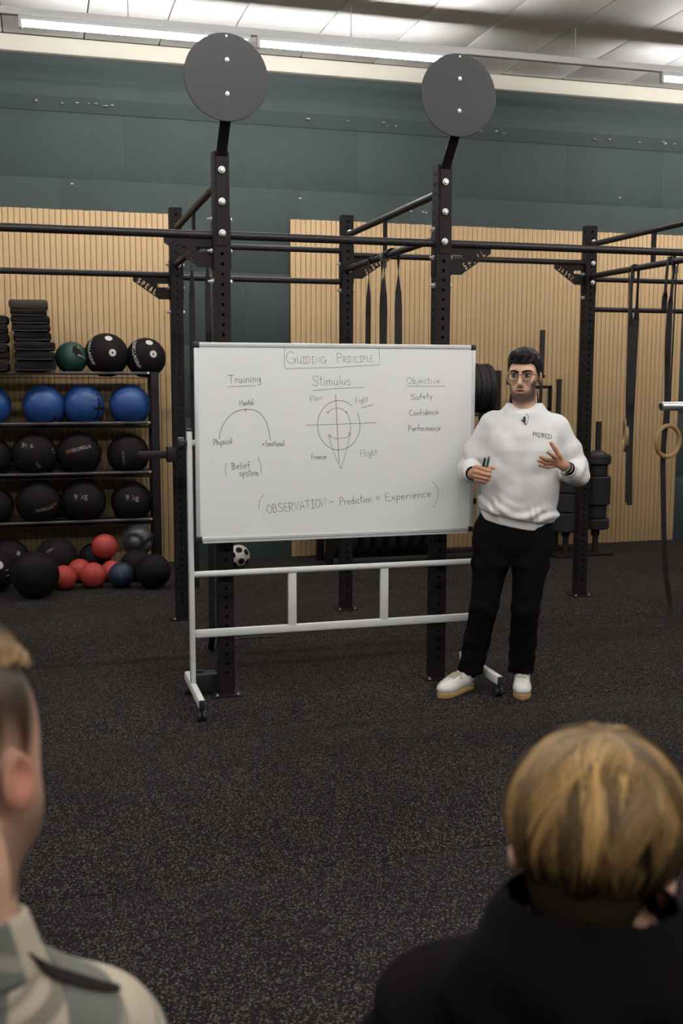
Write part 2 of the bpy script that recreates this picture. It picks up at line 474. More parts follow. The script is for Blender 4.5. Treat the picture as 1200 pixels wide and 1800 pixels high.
# ------------------------------------------------------------------ mobile whiteboard
KB = .99
SZ = lambda z: 1.67 + (z - 1.67) * KB
bx0, bx1, bz0, bz1, by = .740 * KB, 2.235 * KB, SZ(.838), SZ(1.834), 5.335 * KB
wbd = empty('mobile_whiteboard', (1.488, 5.37, 0)); o0 = Vector((1.488, 5.37, 0))
tag(wbd, 'white mobile whiteboard on a wheeled stand covered in handwriting', 'whiteboard')
def L_(p): return (p[0] - o0.x, p[1] - o0.y, p[2])
bc = ((bx0 + bx1) / 2, by + .010, (bz0 + bz1) / 2)
pan = obj('board_panel', MB().box(L_(bc), (bx1 - bx0 - .02, .016, bz1 - bz0 - .02)), M['white'], wbd)
for z in (bz0 + .010, bz1 - .010): obj('frame_rail', MB().box(L_((bc[0], by + .010, z)), (bx1 - bx0 - .05, .024, .022), ch=.003), M['alu'], wbd)
for x in (bx0 + .009, bx1 - .009): obj('frame_rail', MB().box(L_((x, by + .010, bc[2])), (.019, .024, bz1 - bz0 - .05), ch=.003), M['alu'], wbd)
for x in (bx0 + .012, bx1 - .012):
    for z in (bz0 + .012, bz1 - .012): obj('corner_cap', MB().box(L_((x, by + .010, z)), (.030, .028, .030), ch=.006), M['plastic'], wbd)
obj('pen_ledge', MB().box(L_((bc[0], by + .012, bz0 - .006)), (bx1 - bx0 - .06, .03, .008), ch=.002), M['alu'], wbd)
px0, px1, py_ = .716 * KB, 2.296 * KB, 5.385 * KB
for x in (px0, px1):
    sgn = -1 if x == px0 else 1
    post = obj('stand_post', MB().box(L_((x, py_, .749)), (.026, .042, 1.30), ch=.006), M['pwhite'], wbd)
    obj('post_cap', MB().box(L_((x, py_, 1.403)), (.028, .044, .012), ch=.003), M['plastic'], post)
    kn = MB().lathe([(.0001, 0), (.012, 0), (.014, .012), (.030, .016), (.032, .040), (.026, .046), (.0001, .046)], 10,
                    Matrix.Translation(L_((x + sgn * .012, py_, SZ(1.335)))) @ Matrix.Rotation(sgn * PI / 2, 4, 'Y'))
    obj('clamp_knob', kn, M['plastic'], post)
    obj('pivot', MB().cyl(L_((x - sgn * .012, py_, SZ(1.335))), L_((x - sgn * .035, py_ - .02, SZ(1.335))), .016, 12), M['pwhite'], post)
    foot = obj('foot_rail', MB().box(L_((x, py_ - .045, .088)), (.034, .54, .050), ch=.010), M['pwhite'], wbd)
    for s in (-1, 1):
        yy = py_ - .045 + s * .27
        obj('end_plug', MB().box(L_((x, yy, .088)), (.030, .008, .046), ch=.003), M['plastic'], foot)
        ys = py_ - .045 + s * .228
        ca = obj('caster', MB().cyl(L_((x - .020, ys - .012, .0275)), L_((x - .004, ys - .012, .0275)), .0272, 18).cyl(L_((x + .004, ys - .012, .0275)), L_((x + .020, ys - .012, .0275)), .0272, 18), M['plastic'], wbd)
        obj('caster_fork', MB().box(L_((x, ys - .004, .048)), (.030, .036, .028), ch=.006).cyl(L_((x, ys, .05)), L_((x, ys, .07)), .010, 10), M['plastic'], ca)
obj('stand_rail', MB().cyl(L_((px0 + .013, py_, SZ(.662))), L_((px1 - .013, py_, SZ(.662))), .0165, 16), M['pwhite'], wbd)
obj('stand_rail', MB().box(L_(((px0 + px1) / 2, py_, SZ(.352))), (px1 - px0 - .026, .024, .042), ch=.008), M['pwhite'], wbd)
for x in (1.243, 1.750): obj('stand_strut', MB().box(L_((x * KB, py_, SZ(.507))), (.044, .022, .285), ch=.005), M['pwhite'], wbd)

# handwriting: single-stroke letters (x 0..w, y 0 baseline, 1 capital height)
def arc(cx, cy, rx, ry, a0, a1, n=10):
    return [(cx + rx * math.cos(math.radians(a0 + (a1 - a0) * i / n)), cy + ry * math.sin(math.radians(a0 + (a1 - a0) * i / n))) for i in range(n + 1)]
GL = {
 'G': (.95, [arc(.45, .5, .42, .5, 50, 320, 12) + [(.85, .42), (.5, .42)], [(.85, .42), (.85, -.02)]]),
 'U': (.75, [[(.06, 1), (.06, .3)] + arc(.36, .3, .3, .28, 180, 360, 6) + [(.66, 1), (.7, 0)]]),
 'I': (.55, [[(.25, 1), (.25, 0)], [(0, 1), (.5, 1)], [(0, 0), (.5, 0)]]),
 'D': (.8, [[(.08, 0), (.08, 1)], [(0, 1), (.3, 1)] + arc(.3, .5, .42, .5, 90, -90, 8) + [(0, 0)]]),
 'N': (.8, [[(.06, 0), (.06, 1), (.66, 0), (.68, 1)]]),
 'P': (.7, [[(.1, 0), (.08, 1)], [(0, .97)] + arc(.25, .74, .36, .26, 90, -90, 8) + [(.1, .46)]]),
 'R': (.75, [[(.08, 0), (.08, 1)], [(.0, .98)] + arc(.25, .74, .34, .25, 90, -90, 8) + [(.1, .48), (.65, 0)]]),
 'C': (.8, [arc(.42, .5, .38, .5, 50, 310, 10)]),
 'L': (.6, [[(.06, 1), (.06, 0), (.52, .02)]]),
 'E': (.7, [[(.58, 1), (.08, 1), (.08, 0), (.62, 0)], [(.08, .52), (.5, .52)]]),
 'T': (.8, [[(0, 1), (.72, 1.02)], [(.34, 1), (.34, 0)]]),
 'S': (.75, [arc(.38, .76, .3, .24, 30, 250, 8) + arc(.36, .25, .32, .26, 80, -150, 8)]),
 'O': (.85, [arc(.42, .5, .38, .5, 100, 465, 16)]),
 'F': (.65, [[(.08, 0), (.08, 1), (.6, 1.02)], [(.08, .55), (.48, .55)]]),
 'M': (.95, [[(.04, 0), (.1, 1), (.42, .35), (.76, 1), (.84, 0)]]),
 'B': (.75, [[(.08, 0), (.08, 1)], [(.0, .98)] + arc(.22, .77, .32, .23, 90, -90, 6) + arc(.24, .27, .38, .27, 90, -90, 6) + [(0, 0)]]),
 'V': (.75, [[(0, 1), (.34, 0), (.7, 1)]]),
 'A': (.8, [[(0, 0), (.36, 1), (.74, 0)], [(.12, .36), (.62, .36)]]),
 'a': (.55, [arc(.24, .25, .22, .25, 60, 400, 10) + [(.46, .02), (.54, .06)]]),
 'b': (.52, [[(.05, 1), (.05, 0)], arc(.25, .26, .2, .26, 180, -170, 10)]),
 'c': (.48, [arc(.26, .26, .22, .26, 55, 310, 8)]),
 'd': (.55, [arc(.24, .26, .2, .26, 40, 390, 10), [(.46, 1), (.46, 0)]]),
 'e': (.5, [[(.04, .27), (.42, .30)] + arc(.24, .27, .2, .25, 10, 310, 9)]),
 'f': (.42, [arc(.30, .84, .14, .16, 40, 180, 5) + [(.16, 0)], [(0, .52), (.38, .54)]]),
 'g': (.55, [arc(.24, .26, .2, .24, 40, 390, 10), [(.45, .5), (.46, -.2)] + arc(.26, -.2, .2, .16, 0, -150, 6)]),
 'h': (.52, [[(.05, 1), (.05, 0)], [(.05, .3)] + arc(.24, .32, .19, .2, 170, 0, 6) + [(.44, 0)]]),
 'i': (.24, [[(.1, .5), (.1, 0)], [(.1, .74), (.12, .70)]]),
 'j': (.3, [[(.16, .5), (.16, -.2)] + arc(.02, -.2, .14, .12, 0, -120, 5), [(.16, .74), (.18, .70)]]),
 'l': (.22, [[(.08, 1), (.09, 0)]]),
 'm': (.8, [[(.05, .5), (.05, 0)], [(.05, .3)] + arc(.21, .32, .16, .18, 170, 0, 5) + [(.37, 0)], [(.37, .3)] + arc(.53, .32, .16, .18, 170, 0, 5) + [(.7, 0)]]),
 'n': (.52, [[(.05, .5), (.05, 0)], [(.05, .3)] + arc(.24, .32, .19, .18, 170, 0, 5) + [(.44, 0)]]),
 'o': (.52, [arc(.25, .26, .2, .26, 90, 450, 12)]),
 'p': (.52, [[(.05, .5), (.05, -.4)], arc(.25, .26, .2, .24, 180, -170, 10)]),
 'r': (.4, [[(.05, .5), (.07, 0)], [(.06, .28)] + arc(.24, .3, .18, .2, 165, 50, 5)]),
 's': (.45, [arc(.22, .39, .17, .12, 30, 250, 6) + arc(.22, .13, .19, .14, 80, -150, 6)]),
 't': (.42, [[(.18, .95), (.18, .06), (.34, .03)], [(0, .6), (.4, .62)]]),
 'u': (.52, [[(.05, .5), (.06, .18)] + arc(.24, .18, .18, .17, 180, 360, 5) + [(.43, .5), (.45, 0)]]),
 'v': (.48, [[(.02, .5), (.2, 0), (.42, .52)]]),
 'w': (.7, [[(.02, .5), (.16, 0), (.32, .4), (.48, 0), (.64, .55)]]),
 'x': (.5, [[(.02, .5), (.44, 0)], [(.42, .52), (.02, 0)]]),
 'y': (.5, [[(.03, .5), (.22, .05)], [(.44, .52), (.1, -.38)]]),
 'z': (.48, [[(.03, .5), (.4, .5), (.04, 0), (.44, 0)]]),
 'k': (.5, [[(.05, 1), (.05, 0)], [(.4, .52), (.07, .24), (.44, 0)]]),
 '9': (.55, [arc(.26, .7, .22, .28, 20, 375, 12), [(.48, .78), (.44, 0)]]),
 '5': (.55, [[(.45, 1), (.1, 1), (.07, .58)] + arc(.24, .3, .24, .3, 110, -140, 8)]),
 '-': (.7, [[(.05, .42), (.6, .44)]]), '=': (.7, [[(.05, .55), (.55, .58)], [(.05, .25), (.6, .28)]]), ' ': (.45, []),
}
def strokes(txt, small=None):
    """list of polylines and total width; small: height factor of letters after each word's first"""
    out = []; x = 0.0; first = True
    for ch in txt:
        w, st = GL[ch]; s = 1.0 if (small is None or first) else small
        out += [[(x + px * s, py * s) for px, py in p] for p in st]
        x += w * s + .10 * (1 if s == 1 else s); first = (ch == ' ')
    return out, x - .1
def ribbon(mb, pts, w, place):
    """flat ribbon along 2D points; place maps (u, v) to 3D"""
    P = [Vector((p[0], p[1])) for p in pts]; n = len(P); base = len(mb.v)
    for i in range(n):
        t = P[min(i + 1, n - 1)] - P[max(i - 1, 0)]
        t = t.normalized() if t.length > 1e-9 else Vector((1, 0))
        nr = Vector((-t.y, t.x)); ww = w * .5
        e = t * (w * .4) * (-1 if i == 0 else (1 if i == n - 1 else 0))
        for sg in (1, -1):
            q = P[i] + nr * (ww * sg) + e
            mb.v.append(tuple(place(q.x, q.y)))
    for i in range(n - 1): mb.f.append((base + 2 * i, base + 2 * i + 1, base + 2 * i + 3, base + 2 * i + 2))
def densify(pts, d):
    out = [pts[0]]
    for a, b in zip(pts[:-1], pts[1:]):
        k = max(1, int(math.hypot(b[0] - a[0], b[1] - a[1]) / d))
        out += [(a[0] + (b[0] - a[0]) * i / k, a[1] + (b[1] - a[1]) * i / k) for i in range(1, k + 1)]
    return out
board_place = lambda u, v: L_((u * KB, by + .0013, SZ(v)))
def write(txt, p0, p1, cap, mat='ink', w=.0027, small=None):
    st, tot = strokes(txt, small); mb = MB()
    d = Vector((p1[0] - p0[0], p1[1] - p0[1])); sx = d.length / tot; t = d.normalized(); nr = Vector((-t.y, t.x))
    jx = [random.uniform(-.03, .03) for _ in range(40)]
    for i, poly in enumerate(st):
        dx, dy = random.uniform(-.03, .03), random.uniform(-.04, .04)
        pts = []
        for (x, y) in poly:
            q = Vector(p0) + t * ((x + dx) * sx) + nr * ((y + dy + .02 * math.sin(x * 7)) * cap); pts.append((q.x, q.y))
        ribbon(mb, pts, w, board_place)
    obj('handwriting', mb.mesh('handwriting', False, fix=False), M[mat], pan, label='handwritten words ' + txt)
def draw(pts, mat='ink', w=.0028, name='drawn_line'):
    mb = MB()
    ribbon(mb, pts, w, board_place)
    obj(name, mb.mesh(name, False, fix=False), M[mat], pan)
write('GUIDING', (1.2046, 1.734), (1.413, 1.7352), 0.0589, 'inkfaint', small=0.56)
write('PRINCIPLE', (1.4715, 1.7384), (1.6672, 1.7468), 0.0471, 'inkfaint', small=0.62)
write('Training', (0.9102, 1.6339), (1.0751, 1.6397), 0.0383, 'ink')
write('Stimulus', (1.3421, 1.6226), (1.5435, 1.6255), 0.0500, 'inkfaint')
write('Objective', (1.8503, 1.6314), (2.0359, 1.6314), 0.0338, 'inkfaint')
write('Safety', (1.8726, 1.5469), (1.9971, 1.5539), 0.0294, 'ink')
write('Confidence', (1.8663, 1.4636), (2.0313, 1.4699), 0.0294, 'ink')
write('Performance', (1.8615, 1.3831), (2.0431, 1.3855), 0.0294, 'ink')
write('Flow', (1.3318, 1.5373), (1.3962, 1.553), 0.0294, 'inkfaint')
write('Fight', (1.5714, 1.5319), (1.6407, 1.5375), 0.0294, 'inkfaint')
write('Mental', (0.9661, 1.519), (1.0364, 1.5286), 0.0280, 'ink')
write('Physical', (0.832, 1.3223), (0.9271, 1.3323), 0.0309, 'ink')
write('Emotional', (1.0957, 1.3154), (1.1939, 1.3151), 0.0294, 'ink')
write('Belief', (0.9217, 1.2017), (1.0162, 1.2069), 0.0324, 'ink')
write('system', (0.9603, 1.1662), (1.0599, 1.1654), 0.0383, 'ink')
write('Freeze', (1.3369, 1.2414), (1.4163, 1.2458), 0.0294, 'ink')
write('Flight', (1.5992, 1.2528), (1.6928, 1.2604), 0.0324, 'inkfaint')
write('OBSERVATION', (1.1014, 0.9713), (1.4171, 0.9987), 0.0427, 'ink')
write('-', (1.4348, 1.0023), (1.4609, 1.0075), 0.0353, 'ink')
write('Prediction', (1.4901, 0.9997), (1.6634, 1.015), 0.0412, 'ink')
write('=', (1.6875, 1.0173), (1.7095, 1.0212), 0.0383, 'ink')
write('Experience', (1.7369, 1.0161), (1.994, 1.0312), 0.0412, 'ink')
draw([(1.197, 1.8207), (1.1966, 1.7214), (1.2001, 1.7098), (1.2074, 1.7055), (1.2547, 1.7086), (1.4341, 1.7128), (1.7022, 1.7286), (1.7, 1.7776), (1.6967, 1.8125)], 'inkfaint')
draw([(0.9069, 1.6155), (0.9763, 1.6197), (1.0467, 1.6206)], 'inkfaint')
draw([(1.3421, 1.5971), (1.4645, 1.6066), (1.6159, 1.612)], 'inkfaint')
draw([(1.8504, 1.6184), (2.0685, 1.6183)], 'inkfaint')
draw([(1.6026, 1.5065), (1.6652, 1.5227)], 'ink')
draw([(0.9935, 1.508), (0.9945, 1.4906)], 'ink')
draw([(0.8605, 1.3571), (0.862, 1.3732), (0.8655, 1.3892), (0.8715, 1.4083), (0.8808, 1.4274), (0.8926, 1.4465), (0.9051, 1.4624), (0.9215, 1.4783), (0.9411, 1.4903), (0.9607, 1.4979), (0.9803, 1.5016), (1.0064, 1.5034), (1.0325, 1.5013), (1.0555, 1.4934), (1.0751, 1.4772), (1.0901, 1.4596), (1.1005, 1.4382), (1.1076, 1.4155), (1.1135, 1.3927), (1.1173, 1.37), (1.1224, 1.3439)], 'ink')
draw([(1.552, 1.5182), (1.5363, 1.5297), (1.5191, 1.5382), (1.501, 1.5435), (1.4825, 1.5454), (1.4639, 1.544), (1.4459, 1.5391), (1.4288, 1.5311), (1.4132, 1.5201), (1.3994, 1.5063), (1.3879, 1.4903), (1.3788, 1.4723), (1.3725, 1.4529), (1.369, 1.4325), (1.3686, 1.4118), (1.3712, 1.3912), (1.3768, 1.3713), (1.3852, 1.3526), (1.3961, 1.3356), (1.4094, 1.3208), (1.4247, 1.3086), (1.4415, 1.2994), (1.4594, 1.2932), (1.478, 1.2905), (1.4967, 1.2911), (1.5151, 1.2952), (1.5326, 1.3026), (1.5487, 1.3132), (1.563, 1.3265), (1.5752, 1.3424), (1.5849, 1.3603), (1.5917, 1.3797), (1.5956, 1.4002), (1.5965, 1.4212), (1.5942, 1.4421), (1.589, 1.4623), (1.5808, 1.4812)], 'ink')
draw([(1.4234, 1.4845), (1.4343, 1.4947), (1.4525, 1.5033), (1.4753, 1.5072), (1.4981, 1.503), (1.522, 1.4853), (1.5334, 1.4647), (1.5408, 1.4441), (1.5452, 1.4235), (1.5458, 1.4044), (1.5411, 1.3711)], 'inkfaint')
draw([(1.4338, 1.3631), (1.4466, 1.3556), (1.4756, 1.349), (1.5046, 1.3504), (1.5261, 1.3566), (1.5411, 1.3676)], 'inkred')
draw([(1.4302, 1.3602), (1.4406, 1.3189), (1.4651, 1.2537), (1.4931, 1.1911)], 'inkfaint')
draw([(1.5411, 1.3647), (1.5263, 1.294), (1.4931, 1.1911)], 'inkfaint')
draw([(1.4648, 1.5761), (1.4724, 1.4271), (1.4841, 1.2241)], 'ink')
draw([(1.3047, 1.42), (1.4953, 1.424), (1.6866, 1.4295)], 'inkfaint')
draw([(1.4271, 1.4845), (1.4263, 1.4867), (1.4243, 1.4879), (1.4219, 1.4877), (1.4202, 1.4862), (1.4198, 1.4839), (1.421, 1.4819), (1.4232, 1.481), (1.4255, 1.4816), (1.4269, 1.4834), (1.4268, 1.4857)], 'inkred')
draw([(1.5257, 1.4853), (1.5249, 1.4875), (1.5229, 1.4887), (1.5205, 1.4885), (1.5187, 1.487), (1.5184, 1.4847), (1.5195, 1.4827), (1.5217, 1.4818), (1.5241, 1.4824), (1.5255, 1.4842), (1.5254, 1.4865)], 'inkred')
draw([(1.4396, 1.3645), (1.4381, 1.3686), (1.4343, 1.3711), (1.4298, 1.3708), (1.4264, 1.3678), (1.4257, 1.3635), (1.428, 1.3596), (1.4321, 1.3578), (1.4365, 1.3589), (1.4393, 1.3624), (1.4392, 1.3668)], 'inkred')
draw([(1.5487, 1.3719), (1.5471, 1.3763), (1.5431, 1.3789), (1.5383, 1.3785), (1.5348, 1.3754), (1.5341, 1.3709), (1.5364, 1.3668), (1.5409, 1.365), (1.5455, 1.3661), (1.5484, 1.3698), (1.5483, 1.3744)], 'inkred')
draw([(1.0875, 1.3251), (1.0868, 1.3272), (1.0849, 1.3285), (1.0826, 1.3283), (1.0809, 1.3268), (1.0805, 1.3246), (1.0816, 1.3226), (1.0837, 1.3217), (1.0859, 1.3222), (1.0873, 1.324), (1.0873, 1.3263)], 'ink')
draw([(0.8928, 1.2325), (0.8875, 1.201), (0.8935, 1.1645)], 'inkfaint')
draw([(1.0571, 1.2611), (1.07, 1.2232), (1.0741, 1.1796)], 'inkfaint')
draw([(1.0854, 1.0647), (1.0694, 1.0514), (1.0618, 1.0327), (1.0593, 1.0137), (1.0604, 0.9932)], 'inkfaint')
draw([(1.9999, 1.115), (2.0179, 1.0978), (2.0296, 1.0764), (2.0348, 1.0546), (2.034, 1.0384), (2.0241, 1.0059), (2.0058, 0.9736)], 'inkfaint')

# ------------------------------------------------------------------ medicine ball rack
def text_geo(txt, size=1.0, bold=0.0):
    cu = bpy.data.curves.new('t', 'FONT'); cu.body = txt; cu.size = size; cu.align_x = 'CENTER'; cu.align_y = 'CENTER'; cu.offset = bold; cu.resolution_u = 3
    o = bpy.data.objects.new('t', cu); COL.objects.link(o)
    dg = bpy.context.evaluated_depsgraph_get()
    me = bpy.data.meshes.new_from_object(o.evaluated_get(dg))
    vs = [tuple(v.co) for v in me.vertices]; fs = [tuple(p.vertices) for p in me.polygons]
    bpy.data.objects.remove(o); bpy.data.curves.remove(cu); bpy.data.meshes.remove(me)
    return vs, fs
M['ballblack'] = pmat('black_ball_leather', (.0085, .0056, .0066), .7, var=.35, scale=14, bump=.3, bscale=120, spec=.13)
M['ballblue'] = pmat('blue_ball_vinyl', (.014, .060, .22), .45, var=.35, scale=10, bump=.25, bscale=120, spec=.4)
M['ballnavy'] = pmat('navy_ball_vinyl', (.012, .022, .045), .5, var=.3, scale=10, bump=.2, bscale=100)
M['ballgreen'] = pmat('green_ball_vinyl', (.010, .050, .034), .5, var=.3, scale=10, bump=.2, bscale=120)
M['ballred'] = pmat('red_ball_rubber', (.36, .034, .026), .6, var=.3, scale=12, bump=.25, bscale=90)
M['ballgrey'] = pmat('slate_ball_leather', (.030, .032, .036), .4, var=.3, scale=8, bump=.3, bscale=60, spec=.5)
M['printw'] = pmat('white_print', (.52, .50, .47), .6, var=.2, scale=80)
M['printg'] = pmat('grey_print', (.20, .185, .165), .7, var=.3, scale=80)
M['printo'] = pmat('ochre_print', (.16, .055, .015), .7, var=.3, scale=80)
M['mat'] = pmat('black_foam_mat', (.009, .006, .0068), .9, var=.4, scale=14, bump=.3, bscale=60, spec=.2)
M['matol'] = pmat('olive_foam_mat', (.048, .042, .032), .85, var=.4, scale=10, bump=.3, bscale=60, spec=.2)
def ball_mesh(r, sag=.03, seam=True, seed=0, dent=0.0):
    bm = bmesh.new(); bmesh.ops.create_icosphere(bm, subdivisions=5, radius=1.0)
    rr = random.Random(seed); ax = [Vector((rr.gauss(0, 1), rr.gauss(0, 1), rr.gauss(0, 1))).normalized() for _ in range(3)]
    if seam:
        a = ax[0]; b = a.orthogonal().normalized(); c = a.cross(b); ax = [a, b, c]
    for v in bm.verts:
        d = v.co.normalized(); k = 1.0
        if seam:
            for a in ax: k -= .014 * math.exp(-(d.dot(a) / .022) ** 2)
            k += .010 * (abs(d.dot(ax[0])) * abs(d.dot(ax[1])) + abs(d.dot(ax[2])) * .4)
        if dent:
            for a in ax: k -= dent * math.exp(-((d.dot(a) - .82) / .12) ** 2)
        p = d * (k * r)
        if p.z < -r * (1 - sag): p.z = -r * (1 - sag)
        v.co = p
    me = bpy.data.meshes.new('ball'); bm.to_mesh(me); bm.free(); shade(me)
    return me
def on_sphere(r, az, el, k=1.004):
    """az to the right, el up, seen from the camera side (-Y)"""
    return Vector((math.sin(az) * math.cos(el), -math.cos(az) * math.cos(el), math.sin(el))) * (r * k)
def sphere_patch(r, vs, az, el, roll, k=1.006):
    """wrap flat (x, y) in metres around a point of the ball"""
    f = on_sphere(1, az, el, 1); right = Vector((math.cos(az), math.sin(az), 0)); up = right.cross(f) * -1
    if up.z < 0: up = -up
    out = []
    for v in vs:
        x = v[0] * math.cos(roll) - v[1] * math.sin(roll); y = v[0] * math.sin(roll) + v[1] * math.cos(roll)
        d = math.hypot(x, y); a = d / r
        t = (right * x + up * y) / d if d > 1e-9 else right
        out.append((f * math.cos(a) + t * math.sin(a)) * (r * k))
    return out
def ball_text(o, r, txt, size, az, el, roll=0.0, mat='printg', k=1.008, bold=.0):
    vs, fs = text_geo(txt, size, bold)
    me = MB().add(sphere_patch(r, vs, az, el, roll, k), fs).mesh('printed_text', False, fix=False)
    obj('printed_text', me, M[mat], o, label='printed lettering')
def ball_dot(o, r, az, el, rad, mat='printw', hole=True):
    vs = [(math.cos(a) * rad, math.sin(a) * rad) for a in np.linspace(0, 2 * PI, 24, endpoint=False)]
    rin = rad * .28
    vs += [(math.cos(a) * rin, math.sin(a) * rin) for a in np.linspace(0, 2 * PI, 24, endpoint=False)]
    fs = [(i, (i + 1) % 24, 24 + (i + 1) % 24, 24 + i) for i in range(24)]
    if not hole: fs.append(tuple(range(24, 48)))
    obj('round_logo', MB().add(sphere_patch(r, vs, az, el, 0, 1.008), fs).mesh('round_logo', False, fix=False), M[mat], o)
def ball_cap(o, r, az, el, ang, mat='ballblack', k=1.004):
    f = on_sphere(1, az, el, 1); u = f.orthogonal().normalized(); w = f.cross(u); mb = MB()
    prof = [(a, k) for a in np.linspace(.02, ang, 9)] + [(ang + .015, .985)]
    for a, kk in prof:
        for j in range(28):
            b = 2 * PI * j / 28
            mb.v.append(tuple((f * math.cos(a) + (u * math.cos(b) + w * math.sin(b)) * math.sin(a)) * (r * kk)))
    for i in range(len(prof) - 1):
        for j in range(28): mb.f.append((i * 28 + j, i * 28 + (j + 1) % 28, (i + 1) * 28 + (j + 1) % 28, (i + 1) * 28 + j))
    mb.f.append(tuple(range(28)))
    obj('panel', mb, M[mat], o, smooth=True)
def ball(name, pos, r, mat, label, cat='ball', group=None, seed=0, seam=True, sag=.03, dent=0.0):
    o = obj(name, ball_mesh(r, sag, seam, seed, dent), M[mat], label=label, cat=cat, group=group)
    o.location = pos; return o

M['railgrey'] = pmat('grey_rail', (.060, .052, .052), .4, var=.3, scale=10, spec=.4)  # lighter grey than the rack's black steel
rack = empty('ball_rack', (0, 9.19, 0)); tag(rack, 'black steel tiered ball rack against the slatted oak panel', 'rack')
RZ = (1.69, 1.28, .866, .466)
for x in (.925, -1.35):
    for y in (-.12, .12): obj('post', MB().box((x, y, .852), (.066, .05, 1.70), ch=.003), M['steel'], rack)
    for z in (.06, .60, 1.20): obj('side_brace', MB().box((x, 0, z), (.04, .20, .04)), M['steel'], rack)
for z in RZ:
    for y in (-.12, .12):
        rl = obj('shelf_rail', MB().cyl((-1.36, y, z), (.888, y, z), .013, 12), M['railgrey'], rack)
        if y < 0: obj('rail_bolt', MB().cyl((.872, y - .008, z + .004), (.872, y - .016, z + .004), .010, 8), M['zinc'], rl)
for z in RZ: obj('shelf_tray', MB().box((-.22, .115, z - .040), (2.22, .45, .006)), M['steel'], rack)  # tray shape run back to the wall to block light from the panel
G1 = 'medicine balls on the rack'
yb = 9.19
b = ball('medicine_ball', (.262, yb, 1.690 + .125), .132, 'ballgreen', 'dark green medicine ball with a black patch on the top tier', group=G1, seed=3)
ball_cap(b, .132, .62, .42, .50); ball_text(b, .132, '7', .07, .75, .62, 1.0, 'printw'); ball_text(b, .132, 'GORILLA', .024, .72, .05, -.35, 'printw')
for (x, r, lab, sd, da) in ((.545, .181, 'black medicine ball with white lettering beside the green ball on top', 5, 0.0), (.868, .166, 'black medicine ball perched at the right end of the top tier', 9, .08)):
    b = ball('medicine_ball', (x, yb, 1.690 + math.sqrt((r + .013) ** 2 - .0144) - .004), r, 'ballblack', lab, group=G1, seed=sd)
    ball_dot(b, r, .22 + da, .10 + da, .030); ball_dot(b, r, .12 + da, .86, .030, hole=False)
    ball_text(b, r, 'GORILLAGRIP', .042, -.95 + da * 3, .22, -1.25, 'printw', bold=.0008)
    if da: ball_text(b, r, 'I', .06, -1.05, -.45, -.2, 'printg')
names = ('leftmost, cut by the picture edge', 'with a black underside', 'with a black side panel', 'nearest the rack post')
for i, (x, n) in enumerate(zip((-.395, .030, .348, .727), names)):
    r = .172; b = ball('medicine_ball', (x, yb, 1.28 + .142), r, 'ballblue', 'blue medicine ball on the second tier, ' + n, group=G1, seed=20 + i)
    if i == 1: ball_cap(b, r, -.15, -1.05, .72); ball_text(b, r, '1', .04, .05, -.68, 0, 'printg')
    if i == 2: ball_cap(b, r, 1.15, -.05, .75); ball_text(b, r, 'GG', .045, .70, .42, .3, 'printg')
    if i == 3: ball_text(b, r, '/', .03, .75, -.62, 0, 'printg')
n3 = ('leftmost, cut by the picture edge', 'marked 9 kg upside down', 'with slanted ochre and grey lettering', 'behind the steel arm by the post')
for i, (x, n) in enumerate(zip((-.402, -.058, .300, .706), n3)):
    r = (.170, .183, .183, .174)[i]; b = ball('medicine_ball', (x, yb, .866 + math.sqrt((r + .013) ** 2 - .0144)), r, 'ballblack', 'black medicine ball on the third tier, ' + n, group=G1, seed=30 + i)
    if i == 1: ball_text(b, r, '9 kg', .058, -.32, .48, PI + .1, 'printg'); ball_text(b, r, 'II', .05, .98, .18, .3, 'printg', bold=.002); ball_text(b, r, 'GRIP', .03, .15, -.42, -1.0, 'printg')
    if i == 2: ball_text(b, r, 'GORILLA', .040, .12, .33, .25, 'printg', bold=.001); ball_text(b, r, 'GRIP', .036, -.42, .20, .32, 'printo', bold=.002)
    if i == 3: ball_text(b, r, 'GORILLA', .030, -.32, -.12, -1.5, 'printg')
n4 = ('leftmost, cut by the picture edge', 'with lettering along its lower right', 'marked 9 kg in the middle', 'marked 9 kg next to the post')
for i, (x, n) in enumerate(zip((-.404, -.036, .326, .724), n4)):
    r = (.170, .186, .186, .172)[i]; b = ball('medicine_ball', (x, yb, .466 + math.sqrt((r + .013) ** 2 - .0144)), r, 'ballblack', 'black medicine ball on the lowest tier, ' + n, group=G1, seed=40 + i)
    if i == 1: ball_text(b, r, 'GORILLA', .036, .25, -.22, .22, 'printg', bold=.001); ball_text(b, r, 'GRIP', .032, .72, -.05, .3, 'printo', bold=.001)
    if i >= 2: ball_text(b, r, '9 kg', .066, -.16 if i == 2 else -.05, .30, .12 if i == 2 else -.04, 'printg')
# loose balls on the floor under the rack
G2 = 'loose balls on the floor'
def fball(x, y, r, mat, lab, z=None, seed=1, seam=False, dent=0.0):
    return ball('slam_ball', (x, y, r * .97 if z is None else z), r, mat, lab, group=G2, seed=seed, seam=seam, dent=dent)
b = fball(-.077, 8.30, .177, 'ballblack', 'large black ball at the front of the floor pile', seed=51, seam=True)
b = fball(-.395, 8.62, .172, 'ballblack', 'black ball with white round logos on the floor, cut by the picture edge', seed=52, seam=True)
ball_dot(b, .172, .35, .38, .032, hole=False); ball_text(b, .172, 'II', .06, .72, -.02, .2, 'printw', bold=.004)
b = fball(.090, 9.02, .176, 'ballblack', 'black ball lying behind the large front ball on the floor', seed=53, seam=True)
ball_text(b, .176, 'GRIP', .03, -.35, .55, .5, 'printg')
b = fball(-.290, 9.14, .168, 'ballblack', 'black ball with a pale mark at the back left of the floor pile', seed=54, seam=True)
ball_text(b, .168, 'III', .04, .55, .40, -.6, 'printg', bold=.003)
